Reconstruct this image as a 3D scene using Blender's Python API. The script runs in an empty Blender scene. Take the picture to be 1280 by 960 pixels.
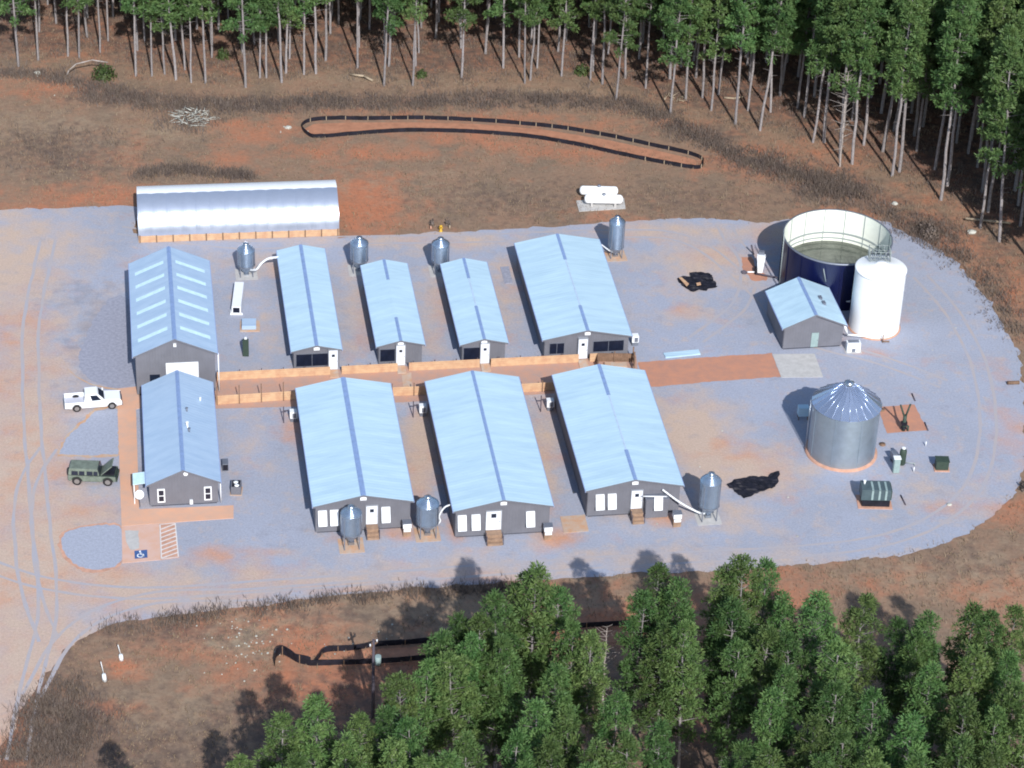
import bpy, bmesh, math, random
import numpy as np
from mathutils import Vector, Matrix
from mathutils.geometry import delaunay_2d_cdt
from mathutils import noise as mnoise
R_ = math.radians
SC = bpy.context.scene
COL = SC.collection

# ------------------------------------------------------------------ camera
F, PITCH, ROLL, DIST = 3364.1, 0.58100629, 0.04128982, 285.0
d_ = Vector((0, math.cos(PITCH), -math.sin(PITCH))); r0 = Vector((1, 0, 0)); u0 = r0.cross(d_)
r_ = math.cos(ROLL) * r0 + math.sin(ROLL) * u0
u_ = -math.sin(ROLL) * r0 + math.cos(ROLL) * u0
EYE = -d_ * DIST
cam = bpy.data.cameras.new('camera'); co = bpy.data.objects.new('camera', cam); COL.objects.link(co)
M = Matrix(((r_.x, u_.x, -d_.x, EYE.x), (r_.y, u_.y, -d_.y, EYE.y), (r_.z, u_.z, -d_.z, EYE.z), (0, 0, 0, 1)))
co.matrix_world = M
cam.sensor_width = 36.0; cam.lens = F / 1280 * 36.0; cam.clip_start = 1; cam.clip_end = 9000
SC.camera = co

# ------------------------------------------------------------------ world, sun, exposure
SUN_EL, SUN_AZ = 36.0, 13.5      # the sun stands behind the camera, a little to the right
W = bpy.data.worlds.new('World'); SC.world = W; W.use_nodes = True
nt = W.node_tree; nt.nodes.clear()
sky = nt.nodes.new('ShaderNodeTexSky'); sky.sky_type = 'NISHITA'; sky.sun_disc = False
sky.sun_elevation = R_(SUN_EL); sky.sun_rotation = R_(180 - SUN_AZ); sky.air_density = 1.1; sky.dust_density = 0.6
bg = nt.nodes.new('ShaderNodeBackground'); bg.inputs['Strength'].default_value = 0.13
ow = nt.nodes.new('ShaderNodeOutputWorld')
nt.links.new(sky.outputs[0], bg.inputs[0]); nt.links.new(bg.outputs[0], ow.inputs[0])
sl = bpy.data.lights.new('sun', 'SUN'); sl.energy = 4.3; sl.angle = R_(0.5); sl.color = (1.0, 0.97, 0.93)
so = bpy.data.objects.new('sun', sl); COL.objects.link(so)
to_sun = Vector((math.sin(R_(SUN_AZ)) * math.cos(R_(SUN_EL)), -math.cos(R_(SUN_AZ)) * math.cos(R_(SUN_EL)), math.sin(R_(SUN_EL))))
so.rotation_euler = to_sun.to_track_quat('Z', 'Y').to_euler(); so.location = to_sun * 200
SC.view_settings.view_transform = 'Standard'; SC.view_settings.look = 'None'
SC.view_settings.exposure = 0.24; SC.view_settings.gamma = 1.0; SC.view_settings.use_curve_mapping = False
SC.render.engine = 'CYCLES'; SC.cycles.max_bounces = 5; SC.cycles.diffuse_bounces = 3
SC.cycles.pixel_filter_type = 'BLACKMAN_HARRIS'; SC.cycles.filter_width = 1.9
SC.cycles.use_denoising = True

def G(px, py, z=0.0):
    """the point of the level z that the photograph shows at (px, py)"""
    v = d_ + (px - 640) / F * r_ - (py - 480) / F * u_
    t = (z - EYE.z) / v.z
    return EYE + v * t
def P2(P):
    q = Vector(P) - EYE; z = q.dot(d_)
    return 640 + F * q.dot(r_) / z, 480 - F * q.dot(u_) / z

# ------------------------------------------------------------------ materials
def mat(name, col, rough=0.8, metal=0.0, stretch=None, noise=0.0, nscale=2.0, bump=0.0, bscale=8.0, wave=None, spec=0.3, col2=None, rand=0.0, coat=0.0):
    m = bpy.data.materials.new(name); m.use_nodes = True; t = m.node_tree; n = t.nodes; L = t.links
    b = n['Principled BSDF']; b.inputs['Roughness'].default_value = rough; b.inputs['Metallic'].default_value = metal
    b.inputs['Specular IOR Level'].default_value = spec
    if coat: b.inputs['Coat Weight'].default_value = coat
    tc = n.new('ShaderNodeTexCoord'); src = None
    c4 = (*col, 1)
    if noise > 0 or col2:
        tx = n.new('ShaderNodeTexNoise'); tx.inputs['Scale'].default_value = nscale; tx.inputs['Detail'].default_value = 5; tx.inputs['Roughness'].default_value = 0.65
        if stretch:
            mp = n.new('ShaderNodeMapping'); mp.inputs['Scale'].default_value = stretch; L.new(tc.outputs['Object'], mp.inputs['Vector']); L.new(mp.outputs[0], tx.inputs['Vector'])
        else: L.new(tc.outputs['Object'], tx.inputs['Vector'])
        mx = n.new('ShaderNodeMix'); mx.data_type = 'RGBA'
        mr = n.new('ShaderNodeMapRange'); mr.inputs[1].default_value = 0.35; mr.inputs[2].default_value = 0.65
        L.new(tx.outputs['Fac'], mr.inputs[0]); L.new(mr.outputs[0], mx.inputs[0])
        if col2: a, c = col, col2
        else: a, c = tuple(x * (1 - noise) for x in col), tuple(min(1, x * (1 + noise)) for x in col)
        mx.inputs[6].default_value = (*a, 1); mx.inputs[7].default_value = (*c, 1); src = mx.outputs[2]
    if rand:
        oi = n.new('ShaderNodeObjectInfo'); hs = n.new('ShaderNodeHueSaturation')
        m1 = n.new('ShaderNodeMapRange'); m1.inputs[3].default_value = 1 - rand; m1.inputs[4].default_value = 1 + rand
        L.new(oi.outputs['Random'], m1.inputs[0]); L.new(m1.outputs[0], hs.inputs['Value'])
        m2 = n.new('ShaderNodeMath'); m2.operation = 'MULTIPLY_ADD'; m2.inputs[1].default_value = 37.7; m2.inputs[2].default_value = 0
        L.new(oi.outputs['Random'], m2.inputs[0]); fr = n.new('ShaderNodeMath'); fr.operation = 'FRACT'; L.new(m2.outputs[0], fr.inputs[0])
        m3 = n.new('ShaderNodeMapRange'); m3.inputs[3].default_value = 0.5 - rand * .13; m3.inputs[4].default_value = 0.5 + rand * .03
        L.new(fr.outputs[0], m3.inputs[0]); L.new(m3.outputs[0], hs.inputs['Hue'])
        if src: L.new(src, hs.inputs['Color'])
        else: hs.inputs['Color'].default_value = c4
        src = hs.outputs[0]
    if src: L.new(src, b.inputs['Base Color'])
    else: b.inputs['Base Color'].default_value = c4
    h = None
    if wave:                                # wave = (axis, period in m, strength, profile)
        wv = n.new('ShaderNodeTexWave'); wv.bands_direction = wave[0]; wv.inputs['Scale'].default_value = 0.314159 / wave[1]
        wv.wave_profile = wave[3] if len(wave) > 3 else 'SIN'
        L.new(tc.outputs['Object'], wv.inputs['Vector'])
        bp = n.new('ShaderNodeBump'); bp.inputs['Strength'].default_value = wave[2]; bp.inputs['Distance'].default_value = 0.04
        L.new(wv.outputs['Fac'], bp.inputs['Height']); h = bp.outputs[0]
    if bump > 0:
        t2 = n.new('ShaderNodeTexNoise'); t2.inputs['Scale'].default_value = bscale; t2.inputs['Detail'].default_value = 4
        L.new(tc.outputs['Object'], t2.inputs['Vector'])
        b2 = n.new('ShaderNodeBump'); b2.inputs['Strength'].default_value = bump; b2.inputs['Distance'].default_value = 0.1
        L.new(t2.outputs['Fac'], b2.inputs['Height'])
        if h: L.new(h, b2.inputs['Normal'])
        h = b2.outputs[0]
    if h: L.new(h, b.inputs['Normal'])
    return m

MT = {}
MT['roof'] = mat('pale blue ribbed roof metal', (0.46, 0.64, 0.76), 0.42, 0.12, stretch=(.1, 1.3, 1), col2=(0.56, 0.75, 0.86), nscale=0.9, wave=('Y', 0.45, 0.28), spec=0.5)
MT['roof_old'] = mat('blue grey ribbed roof metal', (0.36, 0.49, 0.66), 0.46, 0.08, stretch=(.1, 1.3, 1), col2=(0.43, 0.56, 0.72), nscale=0.9, wave=('Y', 0.45, 0.28), spec=0.5)
MT['ridge'] = mat('blue ridge flashing', (0.23, 0.33, 0.56), 0.5, 0.05, noise=0.1)
MT['ridge_w'] = mat('pale ridge flashing', (0.55, 0.68, 0.85), 0.4, 0.2, noise=0.1)
MT['trim'] = mat('pale blue trim', (0.30, 0.38, 0.62), 0.5, 0.1)
MT['trim_g'] = mat('grey door frame', (0.30, 0.32, 0.36), 0.6)
MT['sky_panel'] = mat('translucent roof panel', (0.58, 0.78, 0.86), 0.45, 0.0, noise=0.08)
MT['wall'] = mat('grey ribbed siding', (0.155, 0.158, 0.185), 0.6, 0.0, noise=0.07, nscale=0.8, wave=('X', 0.3, 0.3))
MT['wall_side'] = mat('grey ribbed siding long side', (0.155, 0.158, 0.185), 0.6, 0.0, noise=0.07, nscale=0.8, wave=('Y', 0.3, 0.3))
MT['dark'] = mat('dark opening', (0.010, 0.014, 0.03), 0.35, 0.0, noise=0.2)
MT['black'] = mat('black plastic', (0.012, 0.012, 0.02), 0.6, noise=0.4, nscale=1.5, bump=0.3, bscale=3)
MT['white'] = mat('white paint', (0.80, 0.83, 0.86), 0.45, 0.0, noise=0.03)
MT['white_tank'] = mat('white tank plastic', (0.90, 0.92, 0.93), 0.4, 0.0, noise=0.02)
MT['door'] = mat('white door paint', (0.74, 0.78, 0.85), 0.5, noise=0.02)
MT['glass'] = mat('dark glass', (0.012, 0.018, 0.035), 0.08, 0.0, spec=0.7)
MT['wood'] = mat('raw timber boards', (0.60, 0.41, 0.25), 0.85, col2=(0.50, 0.29, 0.18), nscale=1.3, wave=('Z', 0.28, 0.35))
MT['wood_dark'] = mat('weathered timber', (0.20, 0.125, 0.085), 0.9, noise=0.2, wave=('X', 0.25, 0.5))
MT['wood_lite'] = mat('dusty timber step', (0.30, 0.20, 0.14), 0.9, noise=0.2)
MT['post'] = mat('dark post', (0.08, 0.07, 0.09), 0.8)
MT['galv'] = mat('galvanised steel', (0.40, 0.48, 0.56), 0.36, 0.80, noise=0.07, nscale=1.2, wave=('Z', 0.12, 0.5))
MT['galv_s'] = mat('galvanised sheet', (0.40, 0.45, 0.52), 0.28, 0.9, noise=0.12, nscale=1.0)
MT['hoop'] = mat('corrugated arch steel', (0.66, 0.72, 0.84), 0.33, 0.75, noise=0.03, nscale=1.0, wave=('X', 0.3, 0.10))
MT['bin'] = mat('blue grey bin steel', (0.36, 0.45, 0.58), 0.25, 0.8, noise=0.07, nscale=2, wave=('Z', 0.1, 0.5))
MT['bin_roof'] = mat('pale blue galvanised roof', (0.50, 0.58, 0.74), 0.22, 0.8, noise=0.05)
MT['blue'] = mat('dark blue tank enamel', (0.004, 0.007, 0.045), 0.30, 0.1, noise=0.1, nscale=0.7, spec=0.4)
MT['liner'] = mat('cream tank enamel', (0.84, 0.87, 0.78), 0.5, noise=0.03)
MT['seam'] = mat('grey seam strip', (0.30, 0.34, 0.34), 0.5)
MT['water'] = mat('murky green water', (0.095, 0.105, 0.085), 0.08, 0.0, noise=0.3, nscale=0.7, spec=0.5)
MT['concrete'] = mat('pale concrete', (0.46, 0.45, 0.44), 0.9, noise=0.1, nscale=1.5)
MT['concrete_c'] = mat('clay stained concrete', (0.47, 0.40, 0.34), 0.9, col2=(0.52, 0.30, 0.18), nscale=0.9)
MT['salmon'] = mat('salmon stained concrete', (0.60, 0.42, 0.36), 0.9, col2=(0.60, 0.36, 0.26), nscale=0.6)
MT['rust'] = mat('clay stained footing', (0.52, 0.30, 0.22), 0.9, noise=0.15, nscale=1.5)
MT['olive'] = mat('olive green paint', (0.040, 0.062, 0.048), 0.6, noise=0.15, nscale=2)
MT['olive_l'] = mat('faded green canvas', (0.150, 0.180, 0.150), 0.8, noise=0.2, nscale=2, bump=0.2)
MT['green_g'] = mat('grey green enclosure paint', (0.075, 0.11, 0.125), 0.5, 0.1, noise=0.15)
MT['pale_g'] = mat('pale green paint', (0.27, 0.36, 0.36), 0.6, noise=0.1)
MT['tire'] = mat('tyre rubber', (0.025, 0.023, 0.025), 0.8)
MT['rim'] = mat('wheel steel', (0.35, 0.33, 0.32), 0.4, 0.6)
MT['bedliner'] = mat('pale bed liner', (0.52, 0.53, 0.60), 0.6)
MT['grey'] = mat('grey metal', (0.20, 0.22, 0.27), 0.5, 0.4, noise=0.1)
MT['paint_w'] = mat('white line paint', (0.66, 0.62, 0.60), 0.8, noise=0.08)
MT['paint_b'] = mat('blue sign paint', (0.05, 0.11, 0.28), 0.8, noise=0.12)
MT['yellow'] = mat('yellow paint', (0.60, 0.36, 0.04), 0.5)
MT['lamp_r'] = mat('amber lens', (0.6, 0.25, 0.03), 0.3)
MT['log'] = mat('bleached dead wood', (0.36, 0.29, 0.21), 0.9, noise=0.2)
MT['rock'] = mat('pale stone', (0.42, 0.42, 0.38), 0.9, noise=0.25, bump=0.4, bscale=4)
MT['bark'] = mat('grey pine bark', (0.30, 0.28, 0.285), 0.95, col2=(0.21, 0.185, 0.18), nscale=3, bump=0.5, bscale=10, rand=0.15)
MT['bark_l'] = mat('bleached dead bark', (0.34, 0.30, 0.28), 0.95, noise=0.2)
def leaf_mat(name, col, col2, rand=0.28):
    m = mat(name, col, 0.55, 0, col2=col2, nscale=0.8, rand=rand, spec=0.25)
    b = m.node_tree.nodes['Principled BSDF']
    tr = m.node_tree.nodes.new('ShaderNodeBsdfTranslucent'); mx = m.node_tree.nodes.new('ShaderNodeMixShader'); mx.inputs[0].default_value = 0.22
    lk = [l for l in m.node_tree.links if l.to_socket == b.inputs['Base Color']][0]
    m.node_tree.links.new(lk.from_socket, tr.inputs[0])
    o = m.node_tree.nodes['Material Output']
    m.node_tree.links.new(b.outputs[0], mx.inputs[1]); m.node_tree.links.new(tr.outputs[0], mx.inputs[2]); m.node_tree.links.new(mx.outputs[0], o.inputs[0])
    return m
MT['needles'] = leaf_mat('pine needles', (0.056, 0.132, 0.042), (0.118, 0.200, 0.064))
MT['needles_t'] = leaf_mat('pine needles of the far wood', (0.064, 0.142, 0.050), (0.122, 0.200, 0.066), 0.22)
MT['shrub'] = leaf_mat('shrub leaves', (0.05, 0.09, 0.03), (0.09, 0.12, 0.04), 0.1)
MT['drygrass'] = leaf_mat('dry grass blades', (0.25, 0.185, 0.135), (0.33, 0.25, 0.165), 0.0)
MT['brush'] = leaf_mat('bare brown brush', (0.150, 0.120, 0.110), (0.21, 0.165, 0.135), 0.0)

def terrain_mat(name, cols, nscale, grain):
    """cols: base a, base b, red clay, dark litter, pale dust; blended by the vertex attribute 'cover' and noise"""
    m = bpy.data.materials.new(name); m.use_nodes = True; t = m.node_tree; n = t.nodes; L = t.links
    b = n['Principled BSDF']; b.inputs['Roughness'].default_value = 0.95; b.inputs['Specular IOR Level'].default_value = 0.1
    tc = n.new('ShaderNodeTexCoord'); at = n.new('ShaderNodeAttribute'); at.attribute_name = 'cover'
    sp = n.new('ShaderNodeSeparateColor'); L.new(at.outputs['Color'], sp.inputs[0])
    def nz(s, det=6, rough=0.65, dist=0.0):
        x = n.new('ShaderNodeTexNoise'); x.inputs['Scale'].default_value = s; x.inputs['Detail'].default_value = det
        x.inputs['Roughness'].default_value = rough; x.inputs['Distortion'].default_value = dist; L.new(tc.outputs['Object'], x.inputs['Vector']); return x.outputs['Fac']
    def mix(f, a, c):
        x = n.new('ShaderNodeMix'); x.data_type = 'RGBA'
        (L.new(f, x.inputs[0]) if hasattr(f, 'links') else setattr(x.inputs[0], 'default_value', f))
        for s, v in ((6, a), (7, c)):
            if hasattr(v, 'links'): L.new(v, x.inputs[s])
            else: x.inputs[s].default_value = (*v, 1)
        return x.outputs[2]
    def rng(s, lo, hi, a=0.0, c=1.0):
        x = n.new('ShaderNodeMapRange'); x.inputs[1].default_value = lo; x.inputs[2].default_value = hi; x.inputs[3].default_value = a; x.inputs[4].default_value = c
        L.new(s, x.inputs[0]); return x.outputs[0]
    def amt(ch, s, soft=0.35):            # attribute plus noise, thresholded: ragged patches
        a = n.new('ShaderNodeMath'); a.operation = 'MULTIPLY_ADD'; a.inputs[1].default_value = 1.0
        L.new(sp.outputs[ch], a.inputs[0]); L.new(rng(s, 0.3, 0.7, -0.38, 0.38), a.inputs[2])
        return rng(a.outputs[0], 0.5 - soft, 0.5 + soft)
    c = mix(rng(nz(nscale), 0.38, 0.62), cols[0], cols[1])
    c = mix(rng(nz(nscale * 7, 4), 0.55, 0.72, 0, 0.55), c, cols[4])
    c = mix(amt(0, nz(nscale * 2.2, 7)), c, cols[2])
    c = mix(amt(2, nz(nscale * 3.1, 7)), c, cols[4])
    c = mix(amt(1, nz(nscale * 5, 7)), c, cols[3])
    g = nz(grain, 3, 0.8); hv = n.new('ShaderNodeHueSaturation'); L.new(rng(g, 0.3, 0.7, 0.86, 1.14), hv.inputs['Value']); L.new(c, hv.inputs['Color'])
    L.new(hv.outputs[0], b.inputs['Base Color'])
    bp = n.new('ShaderNodeBump'); bp.inputs['Strength'].default_value = 0.5; bp.inputs['Distance'].default_value = 0.08; L.new(g, bp.inputs['Height']); L.new(bp.outputs[0], b.inputs['Normal'])
    return m
MT['ground'] = terrain_mat('dead grass and red clay soil', ((0.280, 0.178, 0.122), (0.215, 0.155, 0.112), (0.42, 0.175, 0.100), (0.110, 0.080, 0.070), (0.31, 0.235, 0.165)), 0.16, 2.6)
MT['gravel'] = terrain_mat('crushed stone', ((0.350, 0.375, 0.460), (0.325, 0.345, 0.415), (0.53, 0.285, 0.19), (0.25, 0.25, 0.29), (0.50, 0.385, 0.315)), 0.09, 4.5)
MT['gravel_b'] = mat('clean blue grey stone', (0.345, 0.37, 0.45), 0.95, noise=0.12, nscale=4, bump=0.3, bscale=6)
MT['gravel_d'] = mat('dark stone', (0.295, 0.305, 0.375), 0.95, noise=0.14, nscale=3, bump=0.3, bscale=6)
MT['wheel_rut'] = mat('compacted stone of wheel ruts', (0.365, 0.365, 0.415), 0.95, col2=(0.42, 0.365, 0.355), nscale=.35, bump=0.3, bscale=6)
MT['clay'] = mat('wet red clay', (0.52, 0.245, 0.155), 0.95, col2=(0.42, 0.22, 0.16), nscale=0.9, bump=0.3)
MT['clay_path'] = mat('clay covered walkway', (0.50, 0.285, 0.205), 0.95, col2=(0.40, 0.28, 0.24), nscale=0.8, bump=0.3)
MT['walk'] = mat('clay dusted concrete walk', (0.66, 0.37, 0.245), 0.9, col2=(0.56, 0.36, 0.27), nscale=0.7)
MT['clay_in'] = mat('bare orange soil', (0.40, 0.19, 0.115), 0.95, noise=0.15, nscale=1)

# ------------------------------------------------------------------ mesh helpers
class MB:
    def __init__(s): s.v = []; s.f = []; s.sm = []
    def add(s, vs, fs, smooth=False):
        o = len(s.v); s.v += [tuple(v) for v in vs]; s.f += [tuple(i + o for i in f) for f in fs]; s.sm += [smooth] * len(fs); return s
    def box(s, x0, x1, y0, y1, z0, z1, rz=0, c=None):
        vs = [(x, y, z) for z in (z0, z1) for (x, y) in ((x0, y0), (x1, y0), (x1, y1), (x0, y1))]
        if rz:
            c = c or ((x0 + x1) / 2, (y0 + y1) / 2); a, b = math.cos(rz), math.sin(rz)
            vs = [(c[0] + (x - c[0]) * a - (y - c[1]) * b, c[1] + (x - c[0]) * b + (y - c[1]) * a, z) for x, y, z in vs]
        return s.add(vs, [(0, 3, 2, 1), (4, 5, 6, 7), (0, 1, 5, 4), (1, 2, 6, 5), (2, 3, 7, 6), (3, 0, 4, 7)])
    def hexa(s, vs): return s.add(vs, [(0, 3, 2, 1), (4, 5, 6, 7), (0, 1, 5, 4), (1, 2, 6, 5), (2, 3, 7, 6), (3, 0, 4, 7)])
    def tube(s, p0, p1, a, b=None, n=10, caps=True, smooth=True):
        b = a if b is None else b; p0, p1 = Vector(p0), Vector(p1); ax = (p1 - p0)
        if ax.length < 1e-6: return s
        ax.normalize(); t = Vector((1, 0, 0)) if abs(ax.x) < .8 else Vector((0, 1, 0)); e1 = ax.cross(t).normalized(); e2 = ax.cross(e1)
        vs = [p + (math.cos(2 * math.pi * i / n) * e1 + math.sin(2 * math.pi * i / n) * e2) * r for p, r in ((p0, a), (p1, b)) for i in range(n)]
        s.add(vs, [(i, i + n, (i + 1) % n + n, (i + 1) % n) for i in range(n)], smooth)
        if caps:
            s.add(vs[:n], [tuple(range(n))]); s.add(vs[n:], [tuple(reversed(range(n)))])
        return s
    def path(s, pts, r, n=8):
        for a, b in zip(pts, pts[1:]): s.tube(a, b, r, r, n)
        return s
    def lathe(s, prof, n=32, c=(0, 0), smooth=True):
        vs = []; k = len(prof)
        for i in range(n):
            a = 2 * math.pi * i / n
            vs += [(c[0] + r * math.cos(a), c[1] + r * math.sin(a), z) for r, z in prof]
        fs = [(i * k + j, ((i + 1) % n) * k + j, ((i + 1) % n) * k + j + 1, i * k + j + 1) for i in range(n) for j in range(k - 1)]
        return s.add(vs, fs, smooth)
    def prism_y(s, prof, y0, y1):          # profile in xz, counter-clockwise seen from -y
        k = len(prof); vs = [(x, y0, z) for x, z in prof] + [(x, y1, z) for x, z in prof]
        return s.add(vs, [tuple(range(k)), tuple(reversed(range(k, 2 * k)))] + [(i + k, (i + 1) % k + k, (i + 1) % k, i)[::1] for i in range(k)])
    def prism_z(s, poly, z0, z1):
        k = len(poly); vs = [(p[0], p[1], z0) for p in poly] + [(p[0], p[1], z1) for p in poly]
        return s.add(vs, [tuple(reversed(range(k))), tuple(range(k, 2 * k))] + [(i, (i + 1) % k, (i + 1) % k + k, i + k) for i in range(k)])
    def build(s, name, m, parent=None, bevel=0):
        me = bpy.data.meshes.new(name); me.from_pydata(s.v, [], s.f); me.materials.append(MT[m] if isinstance(m, str) else m)
        me.polygons.foreach_set('use_smooth', s.sm)
        if len(s.v) < 20000:
            bm = bmesh.new(); bm.from_mesh(me); bmesh.ops.remove_doubles(bm, verts=bm.verts, dist=1e-5); bmesh.ops.recalc_face_normals(bm, faces=bm.faces); bm.to_mesh(me); bm.free()
        me.update(); o = bpy.data.objects.new(name, me); COL.objects.link(o)
        if parent: o.parent = parent
        if bevel:
            md = o.modifiers.new('bevel', 'BEVEL'); md.width = bevel; md.segments = 2; md.limit_method = 'ANGLE'
        return o
def thing(name, label, cat, loc=(0, 0, 0), rz=0, group=None):
    o = bpy.data.objects.new(name, None); COL.objects.link(o); o.location = loc; o.rotation_euler = (0, 0, rz); o.empty_display_size = .2
    return tag(o, label, cat, group)
def tag(o, label, cat, group=None):
    o['label'] = label; o['category'] = cat
    if group: o['group'] = group
    return o
def struct(o): o['kind'] = 'structure'; return o
def stuff(o, label=None, cat=None):
    o['kind'] = 'stuff'
    if label: o['label'] = label; o['category'] = cat
    return o
def dup(root, loc, rz, label, sc=None):
    r = root.copy(); COL.objects.link(r); r.location = loc; r.rotation_euler = (0, 0, rz); r['label'] = label
    if sc: r.scale = (sc, sc, sc)
    for ch in root.children:
        c = ch.copy(); COL.objects.link(c); c.parent = r
        for g in ch.children:
            e = g.copy(); COL.objects.link(e); e.parent = c
    return r

# ------------------------------------------------------------------ ground
rng = random.Random(7)
def smooth_loop(pts, k=6, closed=True):
    out = []; n = len(pts)
    for i in range(n if closed else n - 1):
        p0, p1, p2, p3 = (pts[(i - 1) % n] if closed or i > 0 else pts[i]), pts[i], pts[(i + 1) % n], (pts[(i + 2) % n] if closed or i + 2 < n else pts[i + 1])
        for j in range(k):
            t = j / k
            out.append(tuple(0.5 * (2 * b + (c - a) * t + (2 * a - 5 * b + 4 * c - d) * t * t + (3 * b - a - 3 * c + d) * t ** 3) for a, b, c, d in zip(p0, p1, p2, p3)))
    if not closed: out.append(tuple(pts[-1]))
    return out
def w2(pts): return [tuple(G(x, y)[:2]) for x, y in pts]

PAD = [(-60, 263), (0, 262), (80, 260), (168, 259), (175, 296), (300, 296), (422, 294), (430, 296), (500, 293), (560, 290), (640, 286), (720, 281), (800, 276), (870, 273), (950, 277), (1010, 272), (1080, 272),
       (1125, 288), (1165, 308), (1200, 335), (1232, 372), (1256, 410), (1272, 450), (1280, 490), (1284, 530), (1283, 570), (1276, 600), (1258, 628), (1228, 654), (1190, 675), (1140, 690), (1080, 699), (1000, 706),
       (950, 710), (880, 714), (800, 716), (720, 722), (640, 728), (520, 735), (420, 745), (320, 757), (240, 766), (180, 773), (140, 780), (108, 795), (80, 817), (50, 852), (25, 892), (5, 935), (-12, 980), (-40, 1080),
       (-120, 1300), (-500, 1300), (-420, 264)]
FEDGE = [(-200, 66), (-60, 68), (0, 78), (60, 78), (110, 74), (170, 92), (260, 103), (350, 103), (420, 90), (500, 106), (600, 98), (700, 98), (770, 112), (830, 138), (900, 150), (960, 160), (1010, 172), (1070, 203), (1120, 222), (1180, 250), (1225, 280), (1260, 305), (1330, 360), (1420, 440), (1600, 560)]
EDGE_W = w2(FEDGE)
def edge_y(x):
    for (a, b), (c, d) in zip(EDGE_W, EDGE_W[1:]):
        if a <= x <= c: return b + (d - b) * (x - a) / (c - a)
    return EDGE_W[0][1] if x < EDGE_W[0][0] else EDGE_W[-1][1]

def blobs(X, Y, lst):
    out = np.zeros_like(X)
    for px, py, rx, ry, a in lst:            # centre in the photograph, radii in metres
        c = G(px, py); out = np.maximum(out, a * np.exp(-(((X - c.x) / rx) ** 2 + ((Y - c.y) / ry) ** 2)))
    return out
RED = [(455, 255, 6, 9, .95), (330, 165, 7, 5, .6), (290, 195, 5, 4, .5), (60, 110, 9, 4, .55), (440, 190, 12, 3, .6), (600, 175, 12, 3, .6), (700, 190, 10, 3, .6), (950, 200, 6, 5, .6), (900, 205, 6, 4, .5),
       (70, 250, 8, 4, .6), (130, 245, 8, 4, .7), (150, 190, 6, 6, .35), (320, 790, 8, 6, .9), (260, 800, 6, 4, .7), (360, 800, 6, 5, .9), (280, 850, 4, 3, .5), (150, 835, 2.5, 2, .7), (140, 885, 3, 1.5, .7),
       (420, 860, 9, 5, .8), (520, 850, 9, 6, .8), (700, 775, 8, 6, .7), (780, 780, 10, 6, .75), (870, 880, 7, 6, .8), (1240, 740, 5, 4, .7), (1100, 720, 7, 3, .4), (980, 735, 6, 4, .6), (1270, 360, 2.5, 9, .6),
       (1275, 640, 4, 4, .5), (1190, 300, 6, 4, .5), (1130, 300, 5, 4, .4), (1060, 265, 6, 2.5, .5), (760, 270, 8, 2, .4), (15, 930, 2, 12, .8), (440, 740, 40, 1, 0), (640, 150, 30, 3, .45), (520, 10, 25, 12, .5), (100, 40, 18, 10, .5),
       (900, 110, 10, 8, .4), (1020, 200, 8, 8, .45), (1150, 270, 8, 8, .4), (1230, 320, 6, 8, .45)]
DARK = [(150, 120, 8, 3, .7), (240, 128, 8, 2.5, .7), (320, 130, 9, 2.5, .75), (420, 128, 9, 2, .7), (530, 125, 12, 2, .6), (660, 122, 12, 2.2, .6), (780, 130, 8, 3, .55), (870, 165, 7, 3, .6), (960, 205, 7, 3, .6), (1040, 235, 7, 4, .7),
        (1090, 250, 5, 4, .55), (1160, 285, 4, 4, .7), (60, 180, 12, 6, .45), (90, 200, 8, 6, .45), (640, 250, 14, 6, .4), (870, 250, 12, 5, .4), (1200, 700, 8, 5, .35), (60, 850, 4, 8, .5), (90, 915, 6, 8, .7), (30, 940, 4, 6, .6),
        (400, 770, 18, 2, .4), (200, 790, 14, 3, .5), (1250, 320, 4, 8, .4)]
DUST = [(300, 800, 5, 3, .8), (290, 780, 4, 2, .6), (200, 165, 6, 3, .5), (60, 160, 12, 5, .5), (120, 175, 8, 4, .4), (1240, 720, 8, 6, .5), (1150, 720, 10, 4, .45), (560, 765, 10, 4, .5), (350, 770, 12, 3, .5), (720, 750, 6, 3, .5), (240, 900, 5, 6, .5),
        (200, 880, 8, 6, .35), (470, 100, 14, 2, .4), (700, 115, 14, 2, .4), (500, 230, 14, 5, .3)]
def axis(lo, hi, step, far):
    a = list(np.arange(lo, hi + 1e-6, step)); g = step
    b = [a[-1]]; c = [a[0]]
    while b[-1] < far: g *= 1.5; b.append(b[-1] + g); c.append(c[-1] - g)
    return np.array(c[:0:-1] + a + b[1:])
xs, ys = axis(-95, 110, 0.8, 4000), axis(-90, 130, 0.8, 4000)
X, Y = np.meshgrid(xs, ys)
from_edge = Y - np.array([edge_y(x) for x in xs])[None, :]
inwood = np.clip((from_edge + 1) / 6, 0, 1)
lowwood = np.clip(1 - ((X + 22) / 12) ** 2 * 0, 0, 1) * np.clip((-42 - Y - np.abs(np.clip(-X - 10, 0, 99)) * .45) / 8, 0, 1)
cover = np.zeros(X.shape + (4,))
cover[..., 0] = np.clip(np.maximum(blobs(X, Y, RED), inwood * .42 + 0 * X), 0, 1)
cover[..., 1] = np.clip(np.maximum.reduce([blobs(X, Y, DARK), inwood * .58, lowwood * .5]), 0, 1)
cover[..., 2] = np.clip(blobs(X, Y, DUST), 0, 1); cover[..., 3] = 1
def cover_attr(me, arr):
    a = me.attributes.new('cover', 'FLOAT_COLOR', 'POINT'); a.data.foreach_set('color', arr.astype(np.float32).ravel())
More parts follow.
